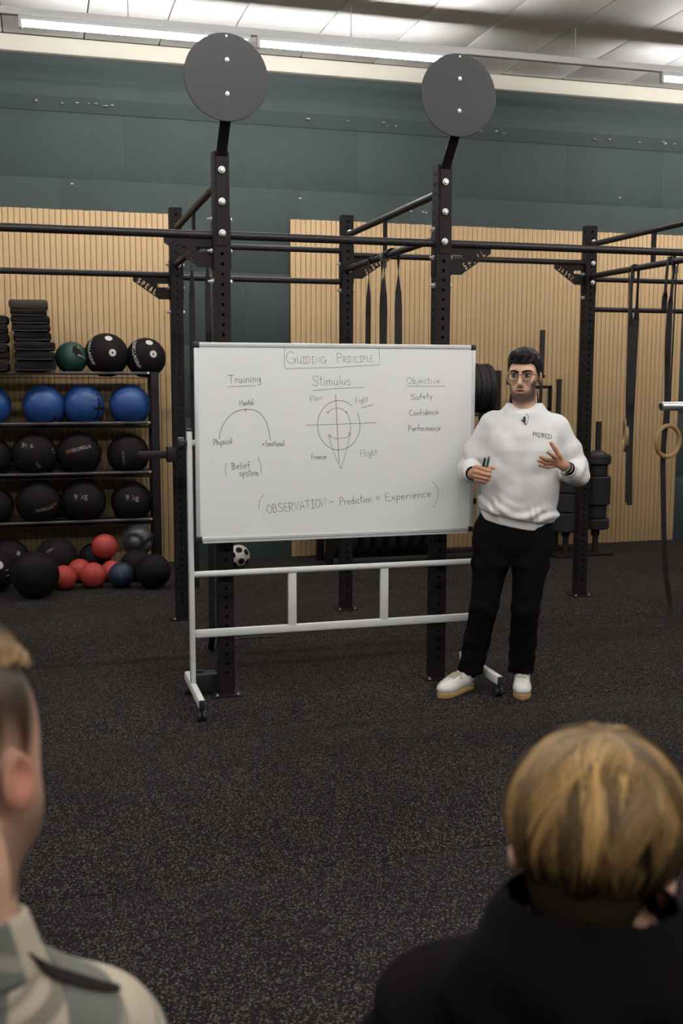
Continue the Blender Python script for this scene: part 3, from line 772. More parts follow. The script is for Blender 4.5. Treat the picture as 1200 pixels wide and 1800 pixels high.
for i, (x, y, r, lab) in enumerate([(.136, 8.56, .097, 'red ball half hidden by the large black ball'), (.268, 8.86, .095, 'red ball lying behind the other red balls on the left'),
        (.363, 8.58, .101, 'red ball at the front centre of the red group'), (.520, 8.80, .088, 'red ball behind the small navy ball')]):
    fball(x, y, r, 'ballred', lab, seed=60 + i)
fball(.478, 8.97, .105, 'ballred', 'red ball resting on top of the red group', z=.262, seed=66)
fball(.402, 9.16, .135, 'ballblack', 'small black ball behind the red balls', seed=67)
fball(.580, 8.54, .101, 'ballnavy', 'small navy ball on the floor beside the red balls', seed=68)
b = fball(.822, 8.44, .137, 'ballblack', 'black ball at the right end of the floor pile', seed=69)
fball(.720, 8.80, .130, 'ballblack', 'black ball wedged under the crumpled grey ball', seed=71)
fball(.755, 8.985, .132, 'ballgrey', 'crumpled slate grey ball on top of the floor pile', z=.300, seed=70, dent=.16)
# folded mats on the top tier
def folded_mat(x0, x1, z0, z1, lab, mat, i):
    w, h_ = x1 - x0, z1 - z0; mb = MB(); n = 13
    yh = .20
    prof = []
    for k in range(n):
        a = 2 * PI * k / n
    pts = [(-yh, -h_ * .5), (yh, -h_ * .5), (yh, h_ * .5), (-yh, h_ * .5)]
    me_ = MB().box((0, 0, 0), (w, yh * 2, h_ - .002), ch=min(.022, h_ * .36)).mesh('folded_mat', .9)
    bm = bmesh.new(); bm.from_mesh(me_)
    bmesh.ops.subdivide_edges(bm, edges=[e for e in bm.edges if e.calc_length() > .08], cuts=4, use_grid_fill=True)
    ph = random.uniform(0, 6)
    for v in bm.verts:
        v.co.z += .005 * math.sin(v.co.x * 22 + ph + v.co.y * 6) * (1 if i else .2) + (.004 * math.cos(v.co.x * 9 + ph) if i else 0)
    bm.to_mesh(me_); bm.free(); shade(me_, .9)
    o = obj('folded_mat', me_, M[mat], label=lab, cat='mat', group='folded mats on the top tier')
    o.location = ((x0 + x1) / 2, yb + random.uniform(-.012, .012), (z0 + z1) / 2); o.rotation_euler = (0, 0, random.uniform(-.04, .04))
    # the folded edge shows as a pale seam along the front
    mbs = MB().tube([(-w * .46, -yh - .001, -h_ * .36), (0, -yh - .002, -h_ * .40), (w * .44, -yh - .001, -h_ * .34)], .0035, 6)
    obj('seam', mbs, M['ballgrey'], o)
ords = ('topmost', 'second from top', 'third from top', 'fourth from top', 'fifth from top', 'sixth from top', 'seventh from top', 'lowest')
zt = [2.272, 2.200, 2.140, 2.078, 2.018, 1.945, 1.868, 1.790, 1.704]
xe = [(-.215, .088), (-.205, .078), (-.205, .100), (-.195, .102), (-.190, .100), (-.190, .130), (-.180, .130), (-.190, .135)]
for k in range(8):
    folded_mat(xe[k][0], xe[k][1], zt[k + 1], zt[k], 'folded foam mat, %s in the taller stack' % ords[k], 'matol' if k == 0 else 'mat', k)
z2 = [2.150, 2.075, 2.000, 1.925, 1.850, 1.780, 1.704]
o2 = ('topmost', 'second from top', 'third from top', 'fourth from top', 'fifth from top', 'lowest')
for k in range(6):
    folded_mat(-.56, -.225 - .006 * (k % 2), z2[k + 1], z2[k], 'folded foam mat, %s in the shorter left stack' % o2[k], 'mat', k + 1)

# soccer ball by the wall
b = ball('football', (1.640, 9.20, .096), .098, 'cream', 'small scuffed white football on the floor by the green wall', seed=80, seam=True, sag=.015)
for az, el in ((.1, -.35), (-.75, .2), (.75, .45), (-.1, .75), (.9, -.5), (-.7, -.7)): ball_cap(b, .098, az, el, .30, 'ballblack', 1.006)
ball_text(b, .098, 'S', .05, .35, .15, .6, 'printo')

# ------------------------------------------------------------------ plate storage by the wall
sr = empty('plate_storage_rack', (3.2, 9.15, 0)); tag(sr, 'black steel weight plate storage rack behind the whiteboard', 'rack')
def s_(x, y, z): return (x - 3.2, y - 9.15, z)
for x in (2.42, 3.992):
    for y in (9.02, 9.34): obj('post', MB().box(s_(x, y, .862), (.060, .055, 1.724), ch=.003), M['steel'], sr)
for y in (9.02, 9.34):
    obj('base_rail', MB().box(s_(3.2, y, .035), (1.55, .055, .055), ch=.004), M['steel2'], sr)
for z in (.50, 1.02, 1.50): obj('shelf_beam', MB().box(s_(3.2, 9.34, z), (1.52, .05, .05)), M['steel'], sr)
for z in (.98, 1.56):
    obj('peg', MB().cyl(s_(3.97, 9.15, z), s_(3.60, 9.15, z), .024, 14), M['steel2'], sr)
    obj('peg_mount', MB().box(s_(3.992, 9.18, z), (.05, .28, .05)), M['steel'], sr)
obj('plate_tray', MB().box(s_(3.86, 9.18, 1.318), (.36, .36, .012)), M['steel2'], sr)
def plate_mesh(r, t):
    return MB().lathe([(.026, -t * .5), (.055, -t * .5), (.06, -t * .38), (r * .72, -t * .38), (r * .80, -t * .5), (r - .006, -t * .5), (r, -t * .32), (r, t * .32), (r - .006, t * .5), (r * .80, t * .5), (r * .72, t * .38), (.06, t * .38), (.055, t * .5), (.026, t * .5)], 48).mesh('bumper_plate', .5)
pos = 3.94
thick = (.052, .046, .046, .040, .040, .034)
po = ('nearest the post', 'second from the post', 'third from the post', 'fourth from the post', 'fifth from the post', 'farthest from the post')
for z, lab in ((1.56, 'upper'), (.98, 'lower')):
    x = 3.962
    for k, t in enumerate(thick):
        me = plate_mesh(.225 - .004 * (k % 2), t); x -= t / 2
        o = obj('bumper_plate', me, M['rubber'], label='black bumper plate on the %s peg, %s' % (lab, po[k]), cat='weight plate', group='bumper plates on the pegs')
        o.location = (x, 9.15, z + .001 - (.0)); o.rotation_euler = (0, PI / 2, 0); x -= t / 2 + .003
for k in range(9):
    x = 2.52 + k * .118; t = .055
    o = obj('bumper_plate', plate_mesh(.225, t), M['rubber'], label='black bumper plate standing in the low row, number %s from the left' % ('one two three four five six seven eight nine'.split()[k]), cat='weight plate', group='bumper plates standing low')
    o.location = (x, 9.18, .290); o.rotation_euler = (0, PI / 2, 0)
# vertical barbell holder and loaded post
hd = empty('bar_holder', (4.69, 9.33, 0)); tag(hd, 'low black bar holder base standing by the oak panel', 'holder')
obj('base_plate', MB().box((0, 0, .015), (.50, .20, .03), ch=.004), M['steel'], hd)
for x in (-.12, .08): obj('socket', MB().cyl((x, 0, .03), (x, 0, .22), .034, 16), M['steel'], hd)
obj('upper_frame', MB().box((-.08, .05, 1.57), (.20, .03, .03)).box((-.08, .05, 1.36), (.20, .03, .03)).box((.012, .05, 1.465), (.03, .03, .24)).box((-.17, .05, 1.465), (.03, .03, .24)).box((-.17, .05, .80), (.03, .03, 1.5)), M['steel'], hd)
def stored_bar(x, top, lab, lean=0.0):
    t = empty('barbell', (4.69 + x, 9.33, .03)); tag(t, lab, 'barbell', 'barbells stored upright')
    hgt = top - .03
    obj('sleeve', MB().cyl((lean, 0, hgt - .42), (lean * 1.3, 0, hgt), .025, 16), M['steel2'], t)
    obj('collar', MB().cyl((lean, 0, hgt - .45), (lean, 0, hgt - .42), .036, 16), M['steel'], t)
    obj('shaft', MB().cyl((0, 0, 0), (lean, 0, hgt - .44), .015, 12), M['steel2'], t)
stored_bar(-.12, 2.105, 'tall black bar stored upright behind the speaker\'s head', .012)
stored_bar(.08, 1.645, 'shorter black bar stored upright beside the right-hand rig post')
wp = empty('weight_post', (5.02, 9.00, 0)); tag(wp, 'black vertical weight post stacked with round plates by the oak panel', 'weight stand')
obj('base', MB().box((0, 0, .015), (.27, .26, .03), ch=.004), M['steel'], wp)
obj('post', MB().cyl((0, 0, .03), (0, 0, 1.255), .027, 16), M['steel2'], wp)
for (z0, z1, r) in ((.245, .345, .125), (.345, .475, .098), (.475, .745, .128), (.745, .855, .098), (.855, .945, .125)):
    o = obj('round_plate', MB().lathe([(.028, z0 + .001), (r - .01, z0 + .001), (r, z0 + .012), (r, z1 - .012), (r - .01, z1 - .001), (.028, z1 - .001)], 36), M['rubber'], wp)
obj('cone_collar', MB().lathe([(.028, .946), (.085, .946), (.080, .958), (.045, .982), (.028, .985)], 28), M['plastic'], wp)
obj('stop_collar', MB().cyl((0, 0, .18), (0, 0, .245), .04, 18), M['steel'], wp)
# second, wider stack half hidden behind the right-hand rig post
wq = empty('weight_post', (4.70, 8.98, 0)); tag(wq, 'black weight post with large plates half hidden behind the speaker', 'weight stand')
obj('base', MB().box((0, 0, .015), (.30, .26, .03), ch=.004), M['steel'], wq)
obj('post', MB().cyl((0, 0, .03), (0, 0, 1.1), .027, 16), M['steel2'], wq)
for (z0, z1) in ((.24, .42), (.425, .60), (.605, .78), (.785, .95)):
    obj('round_plate', MB().lathe([(.028, z0), (.157, z0), (.167, z0 + .012), (.167, z1 - .012), (.157, z1), (.028, z1)], 36), M['rubber'], wq)
obj('stop_collar', MB().cyl((0, 0, .19), (0, 0, .24), .04, 18), M['steel'], wq)

# ------------------------------------------------------------------ things hung on the rig
def band_mesh(path, widths, dirs, th=.004):
    """flat strap: path points, width per point, width direction per point"""
    mb = MB(); n = len(path)
    for i in range(n):
        p = Vector(path[i]); t = (Vector(path[min(i + 1, n - 1)]) - Vector(path[max(i - 1, 0)])).normalized()
        d = Vector(dirs[i]); d = (d - t * d.dot(t)).normalized(); nn = t.cross(d)
        w = widths[i] / 2
        for a, b in ((-1, -1), (1, -1), (1, 1), (-1, 1)): mb.v.append(tuple(p + d * (w * a) + nn * (th / 2 * b)))
    for i in range(n - 1):
        for k in range(4): mb.f.append((4 * i + k, 4 * i + (k + 1) % 4, 4 * i + 4 + (k + 1) % 4, 4 * i + 4 + k))
    mb.f.append((3, 2, 1, 0)); mb.f.append(tuple(4 * (n - 1) + k for k in range(4)))
    return mb
def spline(P, n=10):
    """catmull-rom through points"""
    P = [Vector(p) for p in P]; out = []
    Q = [P[0] * 2 - P[1]] + P + [P[-1] * 2 - P[-2]]
    for i in range(1, len(Q) - 2):
        for k in range(n):
            t = k / n
            out.append(.5 * ((2 * Q[i]) + (Q[i + 1] - Q[i - 1]) * t + (2 * Q[i - 1] - 5 * Q[i] + 4 * Q[i + 1] - Q[i + 2]) * t * t + (3 * Q[i] - Q[i - 1] - 3 * Q[i + 1] + Q[i + 2]) * t ** 3))
    out.append(P[-1]); return out
ZB = 2.405
def loop_band(x, ya, yb_, zlow, w, label, lean=.04, tail=None, twist=1.0):
    """long rubber loop hung over a front-to-back bar: two strands ya and yb_"""
    R_ = .0235
    P = [(x - R_, ya + lean * .5, zlow), (x - R_ - .004, ya + lean * .3, (zlow + ZB) * .5), (x - R_, ya, ZB - .05), (x - R_, ya, ZB), (x, (ya * .6 + yb_ * .4), ZB + R_), (x + R_, yb_, ZB), (x + R_, yb_, ZB - .05), (x + R_ + .004, yb_ + lean * .3, (zlow + ZB) * .5), (x + R_, yb_ + lean * .6, zlow)]
    if tail: P += tail
    S_ = spline(P, 8); n = len(S_); dirs = []
    for i, p in enumerate(S_):
        k = min(1, max(0, (ZB - .03 - p.z) / .35)) * twist
        dirs.append((k * .95, (1 - k) - .31 * k, 0))
    return obj('resistance_band', band_mesh(S_, [w] * n, dirs), M['rubber'], label=label, cat='resistance band', group='rubber bands on the rig', smooth=.5)
loop_band(XC, 6.69, 6.56, 1.10, .034, 'pair of black band strands nearest the slatted panel, hung between the middle posts', .01)
loop_band(XC, 6.37, 6.24, 1.05, .046, 'wider black rubber band beside the beige strap between the middle posts', .0)
loop_band(XB, 6.36, 6.07, .40, .036, 'long black rubber band hanging behind the left end of the whiteboard', .0,
          tail=[(XB + .03, 6.12, .15), (XB + .05, 6.30, .03), (XB + .12, 6.52, .006), (XB + .27, 6.61, .005), (XB + .52, 6.62, .005)])
st = MB()
for k in range(3):
    st.tube([(XC + math.cos(a) * .027, 6.43 + k * .014 - .014, ZB + math.sin(a) * .030 - .004) for a in np.linspace(0, 2 * PI, 20, endpoint=False)], (.0045), 8, closed=True)
st.box((XC, 6.43, ZB - .045), (.02, .03, .05), ch=.004)
M['strap'] = pmat('olive_webbing', (.17, .165, .12), .85, var=.3, scale=90)
obj('tied_strap', st, M['strap'], label='pale olive strap knotted round the bar between the middle posts', cat='strap')
# gymnastic rings on the right
M['ringwood'] = pmat('ring_birch', (.34, .215, .10), .5, var=.25, scale=18)
def gym_ring(y, zc, nrm, label):
    t = empty('gymnastic_ring', (XD, y, zc)); tag(t, label, 'gymnastic ring', 'gymnastic rings')
    nrm = Vector(nrm).normalized(); u = nrm.cross(Vector((0, 0, 1))).normalized(); w = Vector((0, 0, 1))
    obj('wooden_ring', MB().tube([u * (.102 * math.cos(a)) + w * (.102 * math.sin(a)) for a in np.linspace(0, 2 * PI, 40, endpoint=False)], .0145, 12, closed=True), M['ringwood'], t, smooth=True)
    top = ZB - zc + .024
    d = [tuple(u * .6 + nrm * .8)] * 5
    P = [(0, 0, .086), (0.004, 0, .3), (.012, 0, top - .15), (.024, 0, top - .03), (0, 0, top)]
    sp = obj('strap', band_mesh(spline(P, 5), [.022] * 21, [(0.25, 1, 0)] * 21, .003), M['plastic'], t)
    P = [(0, 0, .120), (-.006, 0, .3), (-.012, 0, top - .15), (-.024, 0, top - .03), (0, 0, top)]
    obj('strap', band_mesh(spline(P, 5), [.022] * 21, [(.25, 1, 0)] * 21, .003), M['plastic'], t)
    obj('buckle', MB().box((.014, 0, top - .075), (.010, .030, .045), ch=.003), M['strap'], t)
gym_ring(6.70, 1.260, (.90, -.43, 0), 'wooden gymnastic ring turned edge-on beside a hanging band')
gym_ring(6.17, 1.252, (-.20, .98, 0), 'wooden gymnastic ring seen face-on at the right edge')
P = spline([(XD - .024, 6.60, .80), (XD - .027, 6.61, 1.3), (XD - .024, 6.65, 2.2), (XD - .0235, 6.65, ZB), (XD, 6.65, ZB + .0235), (XD + .0235, 6.65, ZB), (XD + .024, 6.65, 2.25), (XD - .01, 6.62, 1.3), (XD - .012, 6.60, .78)], 8)
obj('resistance_band', band_mesh(P, [.040 if p.z < 2.2 else .036 for p in P], [(.86, -.5, 0) if p.z < 2.1 else (.15, 1, 0) for p in P]), M['rubber'], label='wide black rubber band hanging between the two wooden rings', cat='resistance band', group='rubber bands on the rig')
P = spline([(XD - .024, 6.24, 2.1), (XD - .0235, 6.215, ZB), (XD, 6.215, ZB + .0235), (XD + .0235, 6.215, ZB), (XD, 6.22, 1.95), (XD + .012, 6.22, 1.50), (XD, 6.22, 1.16), (XD + .02, 6.22, .78), (XD + .05, 6.22, .40), (XD + .095, 6.22, .16), (XD + .075, 6.21, .06), (XD + .03, 6.21, .006), (XD - .03, 6.20, .005)], 8)
obj('resistance_band', band_mesh(P, [.034] * len(P), [(.86, -.5, 0) if p.z < 2.2 else (.1, 1, 0) for p in P]), M['rubber'], label='long black rubber band trailing onto the floor at the right edge', cat='resistance band', group='rubber bands on the rig')
# barbell racked at the right edge
M['chrome'] = pmat('satin_chrome', (.62, .63, .64), .3, metal=.9, var=.08)
bb = empty('barbell', (4.54, 5.372, 1.504)); tag(bb, 'chrome barbell sleeve resting in the rig at the right edge', 'barbell')
for s in (-1, 1):
    obj('sleeve', MB().lathe([(.019, 0), (.025, .002), (.025, .42), (.0001, .42)], 24, Matrix.Translation((s * 1.155, 0, 0)) @ Matrix.Rotation(-s * PI / 2, 4, 'Y')), M['chrome'], bb)
    obj('end_cap', MB().cyl((s * 1.150, 0, 0), (s * 1.158, 0, 0), .0185, 20), M['plastic'], bb)
    obj('collar', MB().cyl((s * .735, 0, 0), (s * .70, 0, 0), .037, 20), M['chrome'], bb)
obj('shaft', MB().cyl((-.72, 0, 0), (.72, 0, 0), .014, 16), M['chrome'], bb)
for x in (XD, XE):
    obj('bar_cup', MB().box((x, 5.413, 1.50), (.06, .014, .14), ch=.003).box((x, 5.372, 1.4775), (.05, .075, .022), ch=.003).box((x, 5.338, 1.505), (.05, .010, .06), ch=.003), M['steel'], rig)
# steel arm bolted to the left rear post, pointing left
sa = obj('safety_arm', MB().box((-.115, 0, 0), (.23, .052, .048), ch=.006).box((-.01, 0, 0), (.06, .10, .10), ch=.004).cyl((-.236, 0, 0), (-.228, 0, 0), .018, 12), M['steel2'], label='short black steel arm sticking out of the left rear rig post', cat='rig attachment')
sa.location = (XB - h - .006, BY - .02, 1.142)
obj('base_foot', MB().box((.80, 5.53, .055), (.115, .09, .10), ch=.006).box((.765, 5.53, .112), (.05, .02, .012)), M['plastic'], rig)
# ------------------------------------------------------------------ people: implicit surfaces meshed with surface nets
F = np.float32
def net(fn, lo, hi, h):
    ax = [np.arange(lo[i], hi[i] + h, h, dtype=F) for i in range(3)]
    X, Y, Z = np.meshgrid(*ax, indexing='ij')
    V = fn(X, Y, Z).astype(F)
    nx, ny, nz = V.shape
    neg = V < 0
    c = [neg[i:nx - 1 + i, j:ny - 1 + j, k:nz - 1 + k] for i in (0, 1) for j in (0, 1) for k in (0, 1)]
    cnt = sum(a.astype(np.int8) for a in c)
    act = (cnt > 0) & (cnt < 8)
    I = np.argwhere(act); idx = -np.ones(act.shape, np.int64); idx[act] = np.arange(len(I))
    acc = np.zeros((len(I), 3), np.float64); n = np.zeros(len(I))
    corners = [(i, j, k) for i in (0, 1) for j in (0, 1) for k in (0, 1)]
    for a in corners:
        for b in corners:
            if sum(abs(a[q] - b[q]) for q in range(3)) != 1 or a > b: continue
            va = V[I[:, 0] + a[0], I[:, 1] + a[1], I[:, 2] + a[2]]; vb = V[I[:, 0] + b[0], I[:, 1] + b[1], I[:, 2] + b[2]]
            m = (va < 0) != (vb < 0)
            t = np.where(m, va / np.where(va - vb == 0, 1, va - vb), 0)
            for q in range(3): acc[:, q] += np.where(m, a[q] + t * (b[q] - a[q]), 0)
            n += m
    P = (I + acc / n[:, None]) * h + np.array([a[0] for a in ax])
    faces = []
    for axis in range(3):
        sl0 = [slice(None)] * 3; sl1 = [slice(None)] * 3
        sl0[axis] = slice(0, -1); sl1[axis] = slice(1, None)
        A = neg[tuple(sl0)]; B = neg[tuple(sl1)]
        E = np.argwhere(A != B); o1, o2 = [q for q in range(3) if q != axis]
        ok = (E[:, o1] > 0) & (E[:, o2] > 0) & (E[:, o1] < act.shape[o1]) & (E[:, o2] < act.shape[o2])
        E = E[ok]; flip = A[tuple(E.T)]
        q = []
        for d1, d2 in ((1, 1), (0, 1), (0, 0), (1, 0)):
            G = E.copy(); G[:, o1] -= d1; G[:, o2] -= d2; q.append(idx[tuple(G.T)])
        Q = np.stack(q, 1)
        if axis == 1: flip = ~flip
        Q[~flip] = Q[~flip][:, ::-1]
        faces.append(Q)
    Q = np.concatenate(faces)
    Q = Q[(Q >= 0).all(1)]
    return P, Q
def relax(P, Q, it=2, lam=.5):
    for _ in range(it):
        S_ = np.zeros_like(P); n = np.zeros(len(P))
        for a, b in ((0, 1), (1, 2), (2, 3), (3, 0)):
            np.add.at(S_, Q[:, a], P[Q[:, b]]); np.add.at(n, Q[:, a], 1)
            np.add.at(S_, Q[:, b], P[Q[:, a]]); np.add.at(n, Q[:, b], 1)
        P = P + lam * (S_ / np.maximum(n, 1)[:, None] - P)
    return P
def np_mesh(name, parts, color=None):
    vs, fs, o = [], [], 0
    for P, Q in parts: vs.append(P); fs.append(Q + o); o += len(P)
    P = np.concatenate(vs); Q = np.concatenate(fs)
    me = bpy.data.meshes.new(name)
    me.vertices.add(len(P)); me.vertices.foreach_set('co', P.astype(F).ravel())
    me.loops.add(len(Q) * 4); me.loops.foreach_set('vertex_index', Q.astype(np.int32).ravel())
    me.polygons.add(len(Q)); me.polygons.foreach_set('loop_start', np.arange(0, len(Q) * 4, 4, dtype=np.int32))
    me.polygons.foreach_set('loop_total', np.full(len(Q), 4, np.int32))
    me.update(calc_edges=True); me.validate()
    me.polygons.foreach_set('use_smooth', np.ones(len(me.polygons), bool))
    if color is not None:
        a = me.color_attributes.new('Col', 'FLOAT_COLOR', 'POINT')
        C_ = np.ones((len(P), 4), F); C_[:, :3] = color(P); a.data.foreach_set('color', C_.ravel())
    return me
sm = lambda a, b, k: np.minimum(a, b) - np.maximum(k - np.abs(a - b), 0) ** 2 / (4 * k)
smax = lambda a, b, k: -sm(-a, -b, k)
def cap(X, Y, Z, a, b, ra, rb):
    ax, ay, az = a; d = np.array(b, F) - np.array(a, F); L2 = float(d @ d)
    t = np.clip(((X - ax) * d[0] + (Y - ay) * d[1] + (Z - az) * d[2]) / L2, 0, 1)
    return np.sqrt((X - ax - t * d[0]) ** 2 + (Y - ay - t * d[1]) ** 2 + (Z - az - t * d[2]) ** 2) - (ra + (rb - ra) * t)
def ell(X, Y, Z, c, r):
    return (np.sqrt(((X - c[0]) / r[0]) ** 2 + ((Y - c[1]) / r[1]) ** 2 + ((Z - c[2]) / r[2]) ** 2) - 1) * min(r)
def chain(X, Y, Z, pts, k=.006):
    d = None
    for (a, ra), (b, rb) in zip(pts[:-1], pts[1:]):
        e = cap(X, Y, Z, a, b, ra, rb); d = e if d is None else sm(d, e, k)
    return d
def loft(X, Y, Z, secs, p=2.3):
    """stack of superelliptic sections (z, cx, cy, a, b)"""
    zs = [s[0] for s in secs]; g = lambda i: np.interp(Z, zs, [s[i] for s in secs]).astype(F)
    cx, cy, a, b = g(1), g(2), g(3), g(4)
    r = ((np.abs(X - cx) / a) ** p + (np.abs(Y - cy) / b) ** p + 1e-9) ** (1 / p)
    d = (r - 1) * np.minimum(a, b)
    return np.maximum(d, np.maximum(zs[0] - Z, Z - zs[-1]))
def rotz(X, Y, a):
    c, s = math.cos(a), math.sin(a); return X * c - Y * s, X * s + Y * c
gau = lambda v, s: np.exp(-(v / s) ** 2)
def ear_sdf(X, Y, Z, s):
    cx, cy, cz = s * .083, .012, -.018
    x, y, z = (X - cx), (Y - cy), (Z - cz)
    y2 = y * .93 - x * s * .36; x2 = x * .93 + y * s * .36 * .9
    e = ell(x2, y2 - z * .12, z, (0, 0, 0), (.0085, .020, .033))
    dent = ell(x2, y2 - z * .12, z, (s * .010, -.003, .004), (.010, .0125, .021))
    e = smax(e, -dent, .004)
    return sm(e, ell(x2, y2, z, (s * -.006, -.004, -.012), (.010, .012, .012)), .008)
def head_sdf(X, Y, Z, face=True, neck=.060):
    """eyes at z = 0, face towards -y"""
    d = ell(X, Y, Z, (0, .014, .032), (.0775, .100, .088))
    d = sm(d, ell(X, Y, Z, (0, -.030, -.030), (.0665, .066, .098)), .03)
    d = sm(d, ell(X, Y, Z, (0, -.038, -.085), (.054, .055, .047)), .025)
    d = sm(d, ell(X, Y, Z, (0, -.072, -.113), (.024, .022, .021)), .02)
    if face:
        for s in (-1, 1):
            d = sm(d, cap(X, Y, Z, (s * .010, -.089, .021), (s * .050, -.072, .020), .0085, .009), .014)
            d = sm(d, ell(X, Y, Z, (s * .047, -.064, -.032), (.022, .020, .018)), .02)
            d = smax(d, -ell(X, Y, Z, (s * .0325, -.104, -.001), (.019, .020, .0125)), .012)
            d = sm(d, ell(X, Y, Z, (s * .0325, -.0775, -.001), (.0155, .0125, .0120)), .004)
            d = sm(d, ell(X, Y, Z, (s * .0105, -.099, -.0485), (.0085, .010, .0075)), .006)
        d = sm(d, cap(X, Y, Z, (0, -.090, .008), (0, -.113, -.042), .0085, .0115), .009)
        d = sm(d, ell(X, Y, Z, (0, -.088, -.078), (.027, .014, .020)), .012)
        d = sm(d, cap(X, Y, Z, (-.017, -.0965, -.0735), (.017, -.0965, -.0735), .0042, .0042), .006)
        d = sm(d, cap(X, Y, Z, (-.014, -.0968, -.0885), (.014, -.0968, -.0885), .0058, .0058), .006)
        d = smax(d, -ell(X, Y, Z, (0, -.104, -.0798), (.020, .013, .0036)), .003)
    d = sm(d, cap(X, Y, Z, (0, .022, -.085), (0, .032, -.24), neck, neck * 1.06), .02)
    for s in (-1, 1): d = sm(d, ear_sdf(X, Y, Z, s), .005)
    return d
def skull_only(X, Y, Z): return ell(X, Y, Z, (0, .014, .032), (.0775, .100, .088))
def wob(X, Y, Z, f=1.0):
    return (np.sin(31 * f * X + 17 * f * Z + 2 * np.sin(13 * f * Y)) * np.sin(23 * f * Y - 11 * f * X + 1.3) + .6 * np.sin(47 * f * Z + 19 * f * X + 3 * np.sin(9 * f * X)))

M['skin'] = pmat('skin', (.60, .355, .245), .5, var=.10, scale=60, bump=.06, bscale=300, attr='Col', spec=.35, sss=.08)
M['hairdark'] = pmat('dark_hair', (.007, .0055, .006), .55, var=.4, scale=40, bump=.6, bscale=90, spec=.2)
M['fleece'] = pmat('white_sweatshirt_cotton', (.70, .69, .68), .9, var=.05, scale=8, bump=.18, bscale=120, spec=.15)
M['black_cotton'] = pmat('black_cotton', (.008, .006, .007), .9, var=.3, scale=14, bump=.2, bscale=150, spec=.08)
M['trouser'] = pmat('black_twill', (.0062, .0045, .0055), .9, var=.3, scale=14, bump=.2, bscale=150, spec=.06)
M['leather'] = pmat('white_leather', (.68, .66, .62), .45, var=.08, scale=20)
M['gum'] = pmat('gum_rubber', (.36, .22, .09), .6, var=.15, scale=20)
M['lace'] = pmat('cream_lace', (.46, .40, .31), .8, var=.15, scale=90)
M['eyew'] = pmat('eye_white', (.36, .33, .31), .25, var=.05)
M['iris'] = pmat('dark_brown_iris', (.02, .012, .008), .2, var=.2)
M['wire'] = pmat('bronze_wire', (.10, .065, .040), .35, metal=.6, var=.2)
M['watchm'] = pmat('steel_watch', (.55, .56, .58), .3, metal=.8, var=.1)
def glass_mat():
    m = bpy.data.materials.new('spectacle_lens'); m.use_nodes = True; nt = m.node_tree; N = nt.nodes
    N.remove(N['Principled BSDF']); out = N['Material Output']
    t = N.new('ShaderNodeBsdfTransparent'); g = N.new('ShaderNodeBsdfGlossy'); g.inputs['Roughness'].default_value = .05
    t.inputs[0].default_value = (.97, .98, .97, 1)
    mx = N.new('ShaderNodeMixShader'); fr = N.new('ShaderNodeFresnel'); fr.inputs[0].default_value = 1.35
    nt.links.new(fr.outputs[0], mx.inputs[0]); nt.links.new(t.outputs[0], mx.inputs[1]); nt.links.new(g.outputs[0], mx.inputs[2]); nt.links.new(mx.outputs[0], out.inputs[0])
    return m
M['lens'] = glass_mat()

# ---- the speaker (local frame: x to his left, y away from the audience, z up)
man = empty('person', (2.25, 5.10, 0), math.radians(-23.8))
tag(man, 'standing speaker in a white sweatshirt, black trousers and round glasses', 'person')
HC, HYAW = (.142, -.004, 1.677), math.radians(-12)
def to_head(X, Y, Z):
    x, y = rotz(X - HC[0], Y - HC[1], -HYAW); return x, y, Z - HC[2]
def hp(p):
    x, y = rotz(p[0], p[1], HYAW); return (x + HC[0], y + HC[1], p[2] + HC[2])
def f_head(X, Y, Z):
    d = head_sdf(*to_head(X, Y, Z), True, .057)
    return sm(d, cap(X, Y, Z, (.145, .03, 1.55), (.145, .02, 1.40), .060, .11), .03)
def f_fist(X, Y, Z):
    d = chain(X, Y, Z, [((-.118, -.09, 1.176), .030), ((-.105, -.165, 1.182), .027), ((-.088, -.198, 1.188), .030)], .01)
    d = sm(d, cap(X, Y, Z, (-.084, -.202, 1.208), (-.080, -.202, 1.166), .024, .021), .012)
    d = sm(d, cap(X, Y, Z, (-.062, -.194, 1.204), (-.062, -.194, 1.164), .015, .014), .012)
    for pts in ([((-.0879, -.214, 1.2225), .0112), ((-.026, -.240, 1.2065), .0105), ((-.022, -.212, 1.198), .0095), ((-.050, -.196, 1.194), .009)],
                [((-.0940, -.219, 1.2000), .0115), ((-.024, -.246, 1.1850), .0105), ((-.022, -.214, 1.176), .0095), ((-.052, -.198, 1.174), .009)],
                [((-.0935, -.219, 1.1785), .0110), ((-.029, -.240, 1.1660), .0100), ((-.028, -.210, 1.158), .009), ((-.055, -.198, 1.158), .0085)],
                [((-.0900, -.213, 1.1585), .0098), ((-.040, -.231, 1.1500), .0088), ((-.040, -.206, 1.144), .008), ((-.060, -.198, 1.146), .0078)],
                [((-.080, -.198, 1.208), .0140), ((-.040, -.212, 1.2235), .0108), ((-.0035, -.224, 1.2185), .0085)]):
        d = sm(d, chain(X, Y, Z, pts, .004), .0035)
    return d
